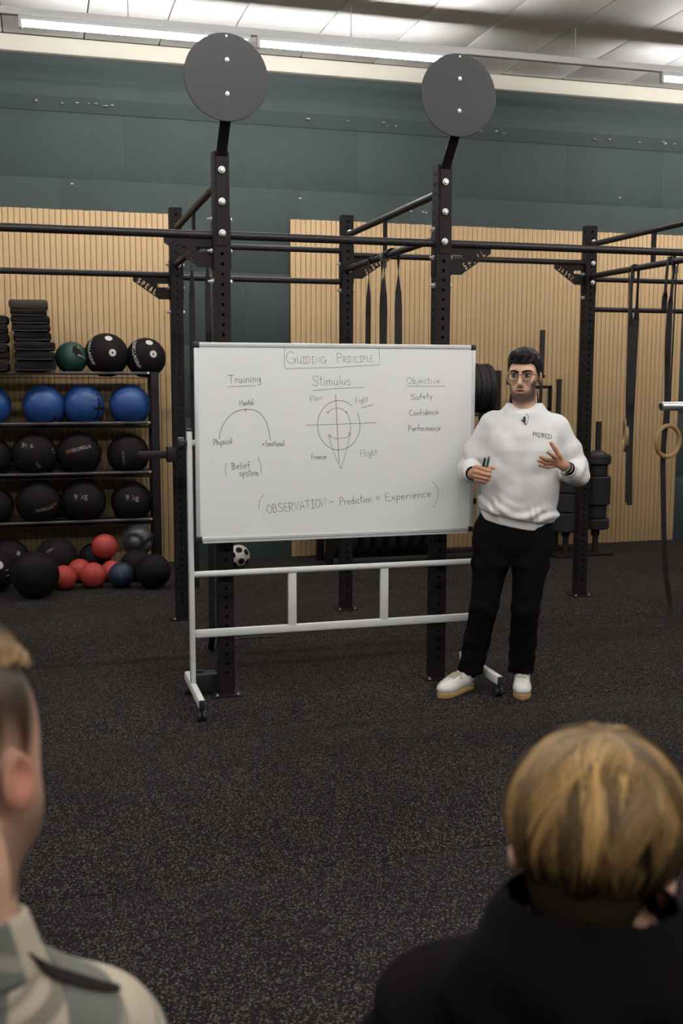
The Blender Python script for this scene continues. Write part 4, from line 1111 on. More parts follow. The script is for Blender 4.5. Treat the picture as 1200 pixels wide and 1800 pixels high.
def f_open(X, Y, Z):
    d = chain(X, Y, Z, [((.405, -.05, 1.185), .031), ((.362, -.150, 1.217), .026), ((.340, -.180, 1.234), .027)], .01)
    d = sm(d, cap(X, Y, Z, (.330, -.188, 1.250), (.303, -.206, 1.264), .018, .014), .014)
    d = sm(d, cap(X, Y, Z, (.330, -.184, 1.234), (.303, -.196, 1.240), .017, .014), .014)
    for pts in ([((.332, -.190, 1.252), .0150), ((.315, -.212, 1.285), .0125), ((.292, -.230, 1.321), .0105), ((.2735, -.240, 1.3465), .0088)],
                [((.305, -.208, 1.268), .0110), ((.281, -.243, 1.2885), .0098), ((.2600, -.252, 1.3020), .0082)],
                [((.298, -.208, 1.258), .0110), ((.2535, -.238, 1.2660), .0098), ((.2250, -.250, 1.2785), .0082)],
                [((.298, -.200, 1.2455), .0108), ((.2500, -.229, 1.2475), .0095), ((.2150, -.245, 1.2600), .0080)],
                [((.306, -.190, 1.2325), .0098), ((.2620, -.214, 1.2255), .0085), ((.2230, -.233, 1.2345), .0072)]):
        d = sm(d, chain(X, Y, Z, pts, .004), .004)
    return d
def f_trunk(X, Y, Z):
    d = loft(X, Y, Z, [(.86, .105, 0, .15, .095), (1.1, .125, 0, .155, .10), (1.36, .142, .005, .165, .10), (1.46, .146, .012, .10, .07)])
    d = sm(d, chain(X, Y, Z, [((.005, .0, .86), .085), ((-.038, -.015, .48), .056), ((-.10, .075, .10), .040)], .02), .03)
    d = sm(d, chain(X, Y, Z, [((.205, .0, .86), .085), ((.172, -.015, .46), .056), ((.168, .10, .10), .040)], .02), .03)
    d = sm(d, chain(X, Y, Z, [((-.02, .01, 1.40), .055), ((-.122, .055, 1.185), .042), ((-.112, -.12, 1.180), .028)], .02), .03)
    d = sm(d, chain(X, Y, Z, [((.325, .01, 1.39), .055), ((.428, .05, 1.165), .042), ((.380, -.11, 1.20), .028)], .02), .03)
    return d
def man_color(P):
    X, Y, Z = to_head(P[:, 0], P[:, 1], P[:, 2]); C_ = np.ones((len(P), 3))
    headm = (P[:, 2] > 1.50)
    front = 1 / (1 + np.exp((Y - .012) / .006))
    # short beard along jaw, chin and upper lip
    jaw = 1 / (1 + np.exp((Z + .070 - .055 * np.clip(np.abs(X) - .045, 0, .02) / .02) / .006)) * front
    throat = 1 / (1 + np.exp((-.138 - Z) / .006))
    lipm = gau(Z + .0805, .0105) * gau(X, .021) * (Y < -.080)
    mous = 1.1 * gau(Z + .0635, .0060) * gau(X, .027) * (Y < -.085)
    cheekfree = gau(np.abs(X) - .028, .011) * gau(Z + .074, .016) * .6
    st = np.clip(jaw * throat + mous * .8, 0, 1) * (1 - np.clip(lipm * 1.1, 0, 1)) * (1 - cheekfree) * headm
    C_ *= (1 - st[:, None] * np.array([.80, .78, .75]))
    C_ *= 1 - (lipm * headm)[:, None] * np.array([.22, .48, .42])
    slit = gau(Z + .0800, .0036) * gau(X, .019) * (Y < -.085) * headm
    C_ *= 1 - slit[:, None] * .75
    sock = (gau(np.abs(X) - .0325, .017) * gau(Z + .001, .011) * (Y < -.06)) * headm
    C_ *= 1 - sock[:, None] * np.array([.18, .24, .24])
    hand = (P[:, 2] < 1.4)
    C_[hand] *= np.array([.85, .74, .68])
    return C_
parts = []
for fn, lo, hi, hh in ((f_head, (.03, -.15, 1.40), (.25, .16, 1.83), .0024), (f_fist, (-.16, -.27, 1.12), (.02, -.05, 1.25), .0023), (f_open, (.19, -.27, 1.14), (.45, -.01, 1.37), .0023), (f_trunk, (-.20, -.16, .05), (.50, .20, 1.50), .012)):
    P, Q = net(fn, lo, hi, hh); parts.append((relax(P, Q, 1, .4), Q))
body = obj('body', np_mesh('body', parts, man_color), M['skin'], man)

def f_hair(X, Y, Z):
    x, y, z = to_head(X, Y, Z)
    th = np.abs(np.degrees(np.arctan2(x, -y)))
    line = np.interp(th, [0, 22, 38, 52, 62, 74, 88, 96, 112, 130, 180], [.056, .056, .062, .046, .010, -.018, -.026, .012, .010, -.050, -.078])
    up = np.clip((z - .03) / .08, 0, 1)
    d = ell(x, y, z, (0, .012, .034), (.0835, .108, .0935)) - .014 * up * (1 - .3 * np.clip(y / .1, 0, 1))
    d = sm(d, ell(x, y, z, (-.010, -.060, .100), (.050, .040, .026)), .022)
    d = d + .0012 * np.sin(150 * x + 60 * y + 3 * np.sin(40 * z)) + .0014 * np.sin(90 * x - 120 * y)
    return smax(d, line - z, .006)
P, Q = net(f_hair, (.03, -.14, 1.57), (.26, .14, 1.84), .0026)
obj('hair', np_mesh('hair', [(P, Q)]), M['hairdark'], man)
# eyes, brows, glasses
for s in (-1, 1):
    e = obj('eye', MB().lathe([(.0122 * math.sin(a), -.0122 * math.cos(a)) for a in np.linspace(.05, PI - .05, 12)], 20, Matrix.Translation(hp((s * .0325, -.0805, -.001)))), M['eyew'], man, smooth=True)
    f = Matrix.Translation(hp((s * .0325 - .0012, -.0922, -.0012))) @ Matrix.Rotation(HYAW, 4, 'Z') @ Matrix.Rotation(PI / 2, 4, 'X')
    obj('iris', MB().lathe([(.0001, -.0008), (.0058, -.0008), (.0054, .0006), (.0001, .0012)], 18, f), M['iris'], e, smooth=True)
    for zz, r in ((.0078, .0030), (-.0092, .0018)):
        P_ = [hp((s * .0325 + u * .0155, -.0925 + abs(u) ** 2 * .008, -.001 + zz * (1 - .55 * u * u))) for u in np.linspace(-1, 1, 9)]
        obj('eyelid', MB().tube(P_, [r * (.7 + .3 * (1 - abs(u))) for u in np.linspace(-1, 1, 9)], 8), M['hairdark'] if zz > 0 else M['skin'], e, smooth=True)
    P_ = [hp((s * (.010 + u * .044), -.1020 + .022 * u ** 1.6, .0135 + .0110 * math.sin(u * 2.3) - .003 * u)) for u in np.linspace(0, 1, 9)]
    obj('eyebrow', MB().tube(P_, [(.0050 * (1 - .55 * u) + .0006, .0030) for u in np.linspace(0, 1, 9)], 8), M['hairdark'], man, smooth=True)
gl = empty('glasses', (0, 0, 0)); gl.parent = man; gl['label'] = 'round thin-rimmed glasses'
for s in (-1, 1):
    c = (s * .0335, -.112, -.0075)
    ring = [hp((c[0] + .0235 * math.cos(a), c[1] + .004 * abs(math.cos(a)), c[2] + .0225 * math.sin(a))) for a in np.linspace(0, 2 * PI, 36, endpoint=False)]
    obj('rim', MB().tube(ring, .0017, 6, closed=True), M['wire'], gl)
    n_ = 36; mb = MB(); mb.v = ring + [tuple(Vector(q) + Vector((.0002, .0008, 0))) for q in ring]; mb.f = [tuple(range(n_)), tuple(range(2 * n_ - 1, n_ - 1, -1))]
    obj('lens', mb.mesh('lens', False, fix=False), M['lens'], gl)
    obj('temple_arm', MB().tube([hp((s * .057, -.108, .002)), hp((s * .074, -.095, .003)), hp((s * .0815, -.02, .004)), hp((s * .084, .015, -.002))], .0012, 6), M['wire'], gl)
obj('bridge', MB().tube([hp((-.0105, -.1115, -.001)), hp((0, -.1165, .003)), hp((.0105, -.1115, -.001))], .0016, 6), M['wire'], gl)

# white sweatshirt
hemz = lambda X, Y: .916 - .183 * (X - .113) + .10 * Y
def f_shirt(X, Y, Z):
    d = loft(X, Y, Z, [(.80, .112, 0, .186, .128), (.93, .115, 0, .196, .134), (1.0, .127, -.002, .200, .142), (1.1, .138, -.002, .198, .143), (1.2, .140, 0, .197, .143), (1.3, .139, .004, .197, .142), (1.37, .143, .008, .195, .132),
                       (1.42, .146, .012, .185, .116), (1.46, .147, .014, .158, .100), (1.495, .148, .014, .120, .090), (1.53, .148, .010, .094, .086), (1.60, .148, .005, .088, .084)], 2.35)
    aL = chain(X, Y, Z, [((-.004, .012, 1.418), .078), ((-.078, .035, 1.29), .070), ((-.120, .045, 1.192), .062)], .03)
    aL = sm(aL, chain(X, Y, Z, [((-.120, .045, 1.192), .062), ((-.116, -.06, 1.184), .054), ((-.108, -.160, 1.184), .041)], .02), .02)
    aR = chain(X, Y, Z, [((.302, .012, 1.402), .080), ((.378, .035, 1.275), .071), ((.424, .045, 1.178), .064)], .03)
    aR = sm(aR, chain(X, Y, Z, [((.424, .045, 1.178), .064), ((.398, -.05, 1.183), .056), ((.366, -.140, 1.213), .040)], .02), .02)
    # folds: rings around bent elbows, drape across the front, bunching over the rib
    ringL = np.sin(80 * (Z * .75 - Y * .55 + .25 * X) + 2.2 * np.sin(20 * X)) * gau(np.sqrt((X + .12) ** 2 + (Y - .0) ** 2 + (Z - 1.20) ** 2), .13)
    ringR = np.sin(74 * (Z * .7 - Y * .45 - .45 * X) + 2.2 * np.sin(18 * Y)) * gau(np.sqrt((X - .42) ** 2 + (Y - .0) ** 2 + (Z - 1.20) ** 2), .14)
    aL = aL + .0080 * ringL; aR = aR + .0085 * ringR
    drape = np.sin(38 * X - 16 * Z + 2 * np.sin(9 * Z + 5 * X)) * gau(Z - 1.17, .17) * .0046 + np.sin(26 * (X + .1) + 30 * (Z - 1.3)) * gau(Z - 1.30, .10) * gau(X - .02, .09) * .0055
    drape = drape + np.sin(30 * (X - .3) - 30 * (Z - 1.3)) * gau(Z - 1.30, .11) * gau(X - .27, .09) * .0055
    hz = Z - hemz(X, Y)
    bunch = (np.sin(60 * X + 5 * np.sin(30 * X) + 40 * Z) * .5 + np.sin(95 * Z + 6 * np.sin(14 * X) + 20 * X)) * gau(hz - .085, .045) * .0052
    blouse = -.010 * gau(hz - .075, .030) + .010 * np.clip((.052 - hz) / .006, 0, 1)
    d = d + drape + bunch + blouse + .0022 * np.sin(480 * X) * 0
    d = sm(d, aL, .022); d = sm(d, aR, .022)
    d = d + .0008 * wob(X, Y, Z, 1.6)
    d = smax(d, hemz(X, Y) - Z, .004)
    # neckline and cuffs
    nk = np.maximum(Z - (1.522 + .74 * np.minimum(Y + .03, .018)), -.02)
    d = smax(d, np.where(np.abs(X - .148) < .14, nk, -1.0), .004)
    cl = (-.155 - Y) + .12 * (X + .10)
    d = np.where(X < .02, smax(d, np.where(np.abs(Z - 1.18) < .09, cl, -1), .004), d)
    nrm = np.array([-.42, -.86, .28]); cr = (X - .372) * nrm[0] + (Y + .135) * nrm[1] + (Z - 1.210) * nrm[2]
    m = (np.abs(Z - 1.21) < .09) & (Y < -.06) & (X > .27) & (X < .45)
    near = np.sqrt((X - .372) ** 2 + (Y + .135) ** 2 + (Z - 1.21) ** 2) < .085
    d = np.where(m & near, smax(d, cr, .004), d)
    return d
P, Q = net(f_shirt, (-.24, -.20, .84), (.55, .18, 1.62), .0050)
P = relax(P, Q, 1, .35)
shirt = obj('sweatshirt', np_mesh('sweatshirt', [(P, Q)]), M['fleece'], man, label='plain white crew-neck sweatshirt')
bv = BVHTree.FromPolygons([tuple(p) for p in P], [tuple(q) for q in Q.tolist()])
def onto(x, z, off=.0012):
    h_ = bv.ray_cast(Vector((x, -.6, z)), Vector((0, 1, 0)))
    return (x, (h_[0].y if h_[0] is not None else -.14) - off, z)
# collar rib follows the neckline
nr = []
for a in np.linspace(0, 2 * PI, 48, endpoint=False):
    y = .005 + .088 * -math.cos(a) ; x = .148 + .090 * math.sin(a)
    nr.append((x, y, min(1.556 + .74 * (y + .03), 1.575)))
# chest logo in stroke letters
GL['Q'] = (.75, [arc(.36, .55, .30, .42, -55, 235, 12), [(.08, .0), (.64, .0)]])
GL['W'] = (.75, [arc(.36, .78, .20, .20, 0, 360, 10), [(.08, .92), (.36, 0), (.64, .92)]])
st_, tot = strokes('MQWED'); mb = MB()
z_at = lambda u: 1.3705 - u * .014
for poly in st_:
    pts = densify(poly, .12)
    ribbon(mb, [(x / tot * .094, y * .021) for x, y in pts], .0032, lambda u, v: onto(.190 + u, 1.3745 - u * .17 + v))
obj('logo_print', mb.mesh('logo_print', False, fix=False), M['ink'], shirt, label='dark chest lettering MOVED')
# clip-on microphone and its cable
mc = MB().tube([onto(.1325, 1.4530, .006), onto(.1410, 1.4480, .006), onto(.1480, 1.4440, .006)], [.0040, .0042, .0036], 10)
mc.tube([onto(.1458, 1.4680, .008), onto(.1470, 1.4600, .008), onto(.1485, 1.4480, .007), onto(.1500, 1.4300, .005)], [.0062, .0060, .0036, .0025], 10)
mic = obj('clip_microphone', mc, M['plastic'], man)
obj('cable', MB().tube(spline([onto(.1540, 1.4850, .001), onto(.1650, 1.4720, .002), onto(.1665, 1.4560, .002), onto(.1600, 1.4330, .002), onto(.1520, 1.4290, .003)], 5), .0010, 6), M['plastic'], mic)
# black T-shirt showing at the neck and cuffs
def f_tee(X, Y, Z):
    x, y, z = to_head(X, Y, Z)
    d = cap(X, Y, Z, (.146, .020, 1.60), (.146, .016, 1.44), .070, .082)
    d = np.maximum(d, Z - (1.520 + 1.15 * (Y + .02) + .10 * (.146 - X)))
    return np.maximum(d, 1.46 - Z)
P, Q = net(f_tee, (.04, -.10, 1.44), (.25, .13, 1.66), .004)
def f_cuffs(X, Y, Z):
    a = cap(X, Y, Z, (-.115, -.10, 1.184), (-.104, -.172, 1.185), .036, .0355)
    a = np.maximum(a, (-.172 - Y) + .15 * (X + .10))
    b = cap(X, Y, Z, (.392, -.08, 1.195), (.360, -.150, 1.218), .037, .033)
    nrm = np.array([-.42, -.86, .28]); cr = (X - .364) * nrm[0] + (Y + .147) * nrm[1] + (Z - 1.217) * nrm[2]
    return np.minimum(a, np.maximum(b, cr))
P2, Q2 = net(f_cuffs, (-.17, -.20, 1.13), (.46, -.02, 1.27), .004)
obj('undershirt', np_mesh('undershirt', [(P, Q), (P2, Q2)]), M['black_cotton'], man)
# wristwatch and thin bracelet on the open hand's wrist
ax_ = Vector((-.42, -.86, .28)).normalized(); u_ = ax_.orthogonal().normalized(); w_ = ax_.cross(u_)
cw = Vector((.352, -.166, 1.2255))
def wristring(c, r, th, wd, seg=28):
    mb = MB()
    for a in np.linspace(0, 2 * PI, seg, endpoint=False):
        d = u_ * math.cos(a) + w_ * math.sin(a)
        for rr, o in ((r, -wd), (r + th, -wd), (r + th, wd), (r, wd)): mb.v.append(tuple(c + d * rr + ax_ * o))
    for i in range(seg):
        for k in range(4): mb.f.append((4 * i + k, 4 * i + (k + 1) % 4, 4 * ((i + 1) % seg) + (k + 1) % 4, 4 * ((i + 1) % seg) + k))
    return mb
wt = obj('wristwatch', wristring(cw, .0275, .0030, .008), M['plastic'], man, label='dark wristwatch with steel case')
dn = Vector((-.35, -.25, -1)); dn = (dn - ax_ * dn.dot(ax_)).normalized()
mt = Matrix.Translation(cw + dn * .029) @ dn.to_track_quat('Z', 'Y').to_matrix().to_4x4()
obj('watch_case', MB().lathe([(.0001, 0), (.0150, 0), (.0160, .002), (.0155, .006), (.0120, .0075), (.0001, .0075)], 24, mt), M['watchm'], wt)
obj('bracelet', wristring(cw + ax_ * .013, .0268, .0018, .0014), M['watchm'], man)

# black trousers
def f_trou(X, Y, Z):
    d = loft(X, Y, Z, [(.70, .100, .012, .180, .105), (.80, .103, .008, .192, .122), (.90, .108, .004, .190, .124), (.99, .112, 0, .172, .114)], 2.4)
    l = chain(X, Y, Z, [((.002, .004, .86), .102), ((-.010, -.005, .70), .092), ((-.036, -.018, .48), .073), ((-.072, .034, .28), .069), ((-.104, .060, .100), .067)], .02)
    r = chain(X, Y, Z, [((.208, .004, .86), .102), ((.196, -.005, .70), .090), ((.176, -.018, .46), .072), ((.170, .045, .28), .070), ((.165, .090, .110), .069)], .02)
    l = np.maximum(l, .088 - .1 * (Y - .07) - Z); r = np.maximum(r, .100 - .1 * (Y - .08) - Z)
    fold = .0035 * np.sin(70 * Z + 3 * np.sin(22 * X) + 16 * Y) * (gau(Z - .17, .09) + .7 * gau(Z - .48, .09)) + .004 * np.sin(46 * Z - 40 * np.abs(X - .1)) * gau(Z - .74, .10)
    d = sm(d, np.minimum(l, r), .03) + fold
    sl = np.abs(X - (.094 + .0)) - .006
    return d
P, Q = net(f_trou, (-.20, -.16, .08), (.34, .20, 1.0), .0065)
tr = obj('trousers', np_mesh('trousers', [(P, Q)]), M['trouser'], man)
# shoes
def f_shoe(X, Y, Z):
    d = ell(X, Y, Z, (0, -.092, .046), (.0465, .062, .036))
    d = sm(d, ell(X, Y, Z, (0, -.02, .060), (.042, .085, .048)), .03)
    d = sm(d, ell(X, Y, Z, (0, .080, .066), (.037, .060, .052)), .03)
    d = sm(d, cap(X, Y, Z, (0, .060, .06), (0, .070, .108), .036, .037), .02)
    d = smax(d, Z - (.108 + .12 * (Y - .06)), .006)
    d = smax(d, -cap(X, Y, Z, (0, .058, .085), (0, .066, .16), .024, .029), .004)
    return smax(d, .018 - Z, .003)
def f_sole(X, Y, Z):
    w = np.interp(Y, [-.155, -.10, -.04, .03, .10, .145], [.030, .047, .046, .037, .038, .028]).astype(F)
    a = np.sqrt((X / w) ** 2 + (np.maximum(np.abs(Y + .008) - .105, 0) / .046) ** 2 + 1e-9)
    d = (a - 1) * .045
    return smax(d, np.maximum(-Z, Z - .025 - .10 * np.clip(-Y - .10, 0, 1) * 1.0), .005)
Pu, Qu = net(f_shoe, (-.07, -.17, 0), (.07, .15, .14), .0045); Ps, Qs = net(f_sole, (-.07, -.18, -.01), (.07, .16, .05), .0042)
meu, mes = np_mesh('shoe', [(relax(Pu, Qu, 1, .4), Qu)]), np_mesh('sole', [(Ps, Qs)])
bvs = BVHTree.FromPolygons([tuple(p) for p in Pu], [tuple(q) for q in Qu.tolist()])
def top(x, y, off=.002):
    h_ = bvs.ray_cast(Vector((x, y, .3)), Vector((0, 0, -1))); return (x, y, (h_[0].z if h_[0] is not None else .08) + off)
lc = MB()
for k in range(5):
    y = -.062 + k * .017
    for s in (-1, 1):
        lc.tube([top(s * .024, y), top(s * .012, y + .005, .004), top(-s * .004, y + .009, .005), top(-s * .022, y + .015, .002)], (.0036), 6)
for s in (-1, 1):
    lc.tube(spline([top(0, .012, .006), (s * .020, .006, .104), (s * .036, -.012, .092), (s * .024, -.022, .088), (s * .004, .008, .102)], 5), .0034, 6)
    lc.tube(spline([top(0, .012, .006), (s * .012, -.012, .094), (s * .026, -.040, .078)], 5), .0024, 6)
mel = lc.mesh('laces', .8)
for me_, mt_ in ((meu, 'leather'), (mes, 'gum'), (mel, 'lace')): me_.materials.append(M[mt_])
for (x, y, a) in ((-.172, -.012, -34), (.170, .050, -1)):
    sh = obj('shoe', meu, None, man, label='white leather trainer'); sh.location = (x, y, 0); sh.rotation_euler = (0, 0, math.radians(a))
    sh.scale = (1.0, 1.0, 1.0)
    obj('sole', mes, None, sh, label='tan gum sole'); obj('laces', mel, None, sh)
for (x, y) in ((-.108, .062), (.166, .095)): obj('sock', MB().tube([(x, y - .004, .07), (x, y, .13), (x + .004, y, .20)], [.036, .041, .048], 18), M['black_cotton'], man, smooth=True)
# the two markers in his fist
def marker(a, b, matn, label, endm):
    wa = man.matrix_basis if False else Matrix.Translation((2.25, 5.10, 0)) @ Matrix.Rotation(math.radians(-23.8), 4, 'Z')
    a, b = wa @ Vector(a), wa @ Vector(b)
    t = empty('marker_pen', a); tag(t, label, 'marker pen'); d = (b - a)
    obj('barrel', MB().cyl((0, 0, 0), d * .55, .0065, 14), M[matn], t)
    obj('cap', MB().tube([d * .55, d * .93, d], [.0072, .0066, .0050], 14), M[endm[0]], t)
    if len(endm) > 1: obj('end_plug', MB().cyl(d, d * 1.06, .0050, 12), M[endm[1]], t)
M['mgreen'] = pmat('green_marker', (.012, .13, .085), .4, var=.2)
M['mpink'] = pmat('pink_plug', (.72, .06, .16), .4, var=.1)
marker((-.066, -.2125, 1.150), (-.0450, -.222, 1.2690), 'plastic', 'black marker held in the speaker\'s fist', ('plastic',))
marker((-.049, -.2125, 1.150), (-.0265, -.222, 1.2700), 'leather', 'green-capped marker with a pink end in the speaker\'s fist', ('mgreen', 'mpink'))
# ------------------------------------------------------------------ the two seated listeners in the foreground
M['hairblond'] = pmat('blond_hair', (.66, .40, .155), .5, var=.35, scale=22, attr='Col', spec=.25)
M['hairunder'] = pmat('brown_hair_base', (.030, .019, .011), .8, var=.4, scale=60, bump=.5, bscale=120, spec=.1)
M['hoodie'] = pmat('black_hoodie_fleece', (.0085, .0066, .0082), .95, var=.3, scale=10, bump=.25, bscale=160, spec=.03)
M['jeans'] = pmat('dark_denim', (.012, .014, .022), .9, var=.3, scale=40, spec=.1)
def plaid_mat():
    m = bpy.data.materials.new('plaid_flannel'); m.use_nodes = True; nt = m.node_tree; N = nt.nodes; L = nt.links; b = N['Principled BSDF']
    b.inputs['Roughness'].default_value = .95; b.inputs['Specular IOR Level'].default_value = .08
    at = N.new('ShaderNodeAttribute'); at.attribute_name = 'UVW'
    sp = N.new('ShaderNodeSeparateXYZ'); L.new(at.outputs['Vector'], sp.inputs[0])
    def fr(sock, period, off=0.0):
        a = N.new('ShaderNodeMath'); a.operation = 'MULTIPLY_ADD'; a.inputs[1].default_value = 1 / period; a.inputs[2].default_value = off
        L.new(sock, a.inputs[0]); f = N.new('ShaderNodeMath'); f.operation = 'FRACT'; L.new(a.outputs[0], f.inputs[0]); return f.outputs[0]
    def band(sock, lo, hi, soft=.02):
        a = N.new('ShaderNodeMapRange'); a.interpolation_type = 'SMOOTHSTEP'; a.inputs[1].default_value = lo - soft; a.inputs[2].default_value = lo + soft; L.new(sock, a.inputs[0])
        c = N.new('ShaderNodeMapRange'); c.interpolation_type = 'SMOOTHSTEP'; c.inputs[1].default_value = hi - soft; c.inputs[2].default_value = hi + soft; L.new(sock, c.inputs[0])
        s_ = N.new('ShaderNodeMath'); s_.operation = 'SUBTRACT'; L.new(a.outputs[0], s_.inputs[0]); L.new(c.outputs[0], s_.inputs[1]); return s_.outputs[0]
    u = fr(sp.outputs[0], .150, .03); v = fr(sp.outputs[1], .105, .10)
    def mixc(fac, ca, cb):
        x = N.new('ShaderNodeMix'); x.data_type = 'RGBA'
        if isinstance(fac, float): x.inputs[0].default_value = fac
        else: L.new(fac, x.inputs[0])
        for s_, c in ((6, ca), (7, cb)):
            if isinstance(c, tuple): x.inputs[s_].default_value = c
            else: L.new(c, x.inputs[s_])
        return x.outputs[2]
    def mul(a, k):
        x = N.new('ShaderNodeMath'); x.operation = 'MULTIPLY'; L.new(a, x.inputs[0]); x.inputs[1].default_value = k; return x.outputs[0]
    c = mixc(band(u, .44, .98), (.44, .37, .29, 1), (.105, .110, .098, 1))
    c = mixc(mul(band(v, .10, .22), .62), c, (.028, .030, .030, 1))
    c = mixc(mul(band(v, .32, .38), .50), c, (.032, .034, .034, 1))
    c = mixc(mul(band(v, .60, .72), .35), c, (.46, .40, .32, 1))
    nz = N.new('ShaderNodeTexNoise'); nz.inputs['Scale'].default_value = 500; tc = N.new('ShaderNodeTexCoord'); L.new(tc.outputs['Object'], nz.inputs['Vector'])
    c = mixc(mul(nz.outputs['Fac'], .25), c, (.30, .27, .22, 1))
    L.new(c, b.inputs['Base Color'])
    bp = N.new('ShaderNodeBump'); bp.inputs['Strength'].default_value = .25; bp.inputs['Distance'].default_value = .002; L.new(nz.outputs['Fac'], bp.inputs['Height']); L.new(bp.outputs['Normal'], b.inputs['Normal'])
    return m
M['plaid'] = plaid_mat()
M['strip_dark'] = pmat('dark_stripe', (.020, .016, .016), .95, spec=.05)

def strand_mesh(name, paths, widths, cols, ctr):
    """paths (n, k, 3) ribbons lying flat on the head"""
    n, k, _ = paths.shape
    T = np.gradient(paths, axis=1); T /= np.linalg.norm(T, axis=2, keepdims=True) + 1e-9
    Nn = paths - ctr; Nn /= np.linalg.norm(Nn, axis=2, keepdims=True)
    B = np.cross(T, Nn); B /= np.linalg.norm(B, axis=2, keepdims=True) + 1e-9
    prof = np.clip(np.minimum(np.linspace(.5, 4, k), np.linspace(4, .25, k)), 0, 1)[None, :, None]
    W_ = widths[:, None, None] * prof
    A = paths + B * W_ * .5; C_ = paths - B * W_ * .5
    V = np.stack([A, C_], 2).reshape(-1, 3)
    i0 = (np.arange(n)[:, None] * k + np.arange(k - 1)[None]) * 2
    Q = np.stack([i0, i0 + 1, i0 + 3, i0 + 2], -1).reshape(-1, 4)
    cc = np.repeat(cols.reshape(n, k, 1, 3), 2, 2).reshape(-1, 3)
    return np_mesh(name, [(V, Q)], lambda P: cc)

# ---- right-hand listener: blond bob seen from behind, black hoodie
pr = empty('person', (.585, 1.03, 0), math.atan2(-.494, .870)); tag(pr, 'seated listener seen from behind with blond hair and a black hoodie', 'person')
HR, RYAW, ROLL = (.0, .0, 1.150), PI - math.radians(6), math.radians(5)
def to_hr(X, Y, Z):
    x, y, z = X - HR[0], Y - HR[1], Z - HR[2]
    x, z = x * math.cos(ROLL) - z * math.sin(ROLL), x * math.sin(ROLL) + z * math.cos(ROLL)
    x, y = rotz(x, y, -RYAW); return x, y, z
def from_hr(P):
    x, y = rotz(P[..., 0], P[..., 1], RYAW); z = P[..., 2]
    x, z = x * math.cos(ROLL) + z * math.sin(ROLL), -x * math.sin(ROLL) + z * math.cos(ROLL)
    return np.stack([x + HR[0], y + HR[1], z + HR[2]], -1)
def f_hr(X, Y, Z):
    d = head_sdf(*to_hr(X, Y, Z), False, .056)
    return sm(d, cap(X, Y, Z, (.0, -.03, 1.04), (.0, -.03, .96), .07, .12), .03)
def f_torso_r(X, Y, Z):
    d = loft(X, Y, Z, [(.50, 0, .02, .17, .11), (.70, 0, .01, .16, .10), (.92, 0, -.01, .17, .10), (1.0, 0, -.02, .12, .08)])
    for s in (-1, 1):
        d = sm(d, chain(X, Y, Z, [((s * .09, .03, .53), .08), ((s * .12, .45, .50), .06), ((s * .12, .47, .10), .045), ((s * .12, .55, .05), .04)], .03), .03)
        d = sm(d, chain(X, Y, Z, [((s * .18, -.01, .95), .05), ((s * .24, .02, .70), .04), ((s * .16, .26, .58), .03)], .02), .03)
    return d
col1 = lambda P: np.ones((len(P), 3)) * np.where(P[:, 2:3] > .9, 1.0, 1.0)
prt = []
for fn, lo, hi, hh in ((f_hr, (-.13, -.16, .96), (.13, .16, 1.30), .0035), (f_torso_r, (-.32, -.16, .01), (.32, .62, 1.02), .014)):
    P, Q = net(fn, lo, hi, hh); prt.append((relax(P, Q, 1, .4), Q))
obj('body', np_mesh('body', prt, col1), M['skin'], pr)
def hairbase(to, lines, grow=.0, nape=-.10):
    def f(X, Y, Z):
        x, y, z = to(X, Y, Z)
        th = np.abs(np.degrees(np.arctan2(x, -y)))
        line = np.interp(th, lines[0], lines[1])
        d = ell(x, y, z, (0, .014, .032), (.0815 + grow, .104 + grow, .092 + grow))
        d = sm(d, cap(x, y, z, (0, .050, -.04), (0, .052, -.09), .056 + grow * .5, .050), .02)
        return smax(d, line - z, .008)
    return f
P, Q = net(hairbase(to_hr, ([0, 40, 62, 78, 100, 125, 180], [.05, .05, .03, .006, .006, -.085, -.100]), .006), (-.13, -.16, .98), (.13, .16, 1.31), .004)
hb = obj('hair', np_mesh('hair', [(P, Q)]), M['hairunder'], pr)
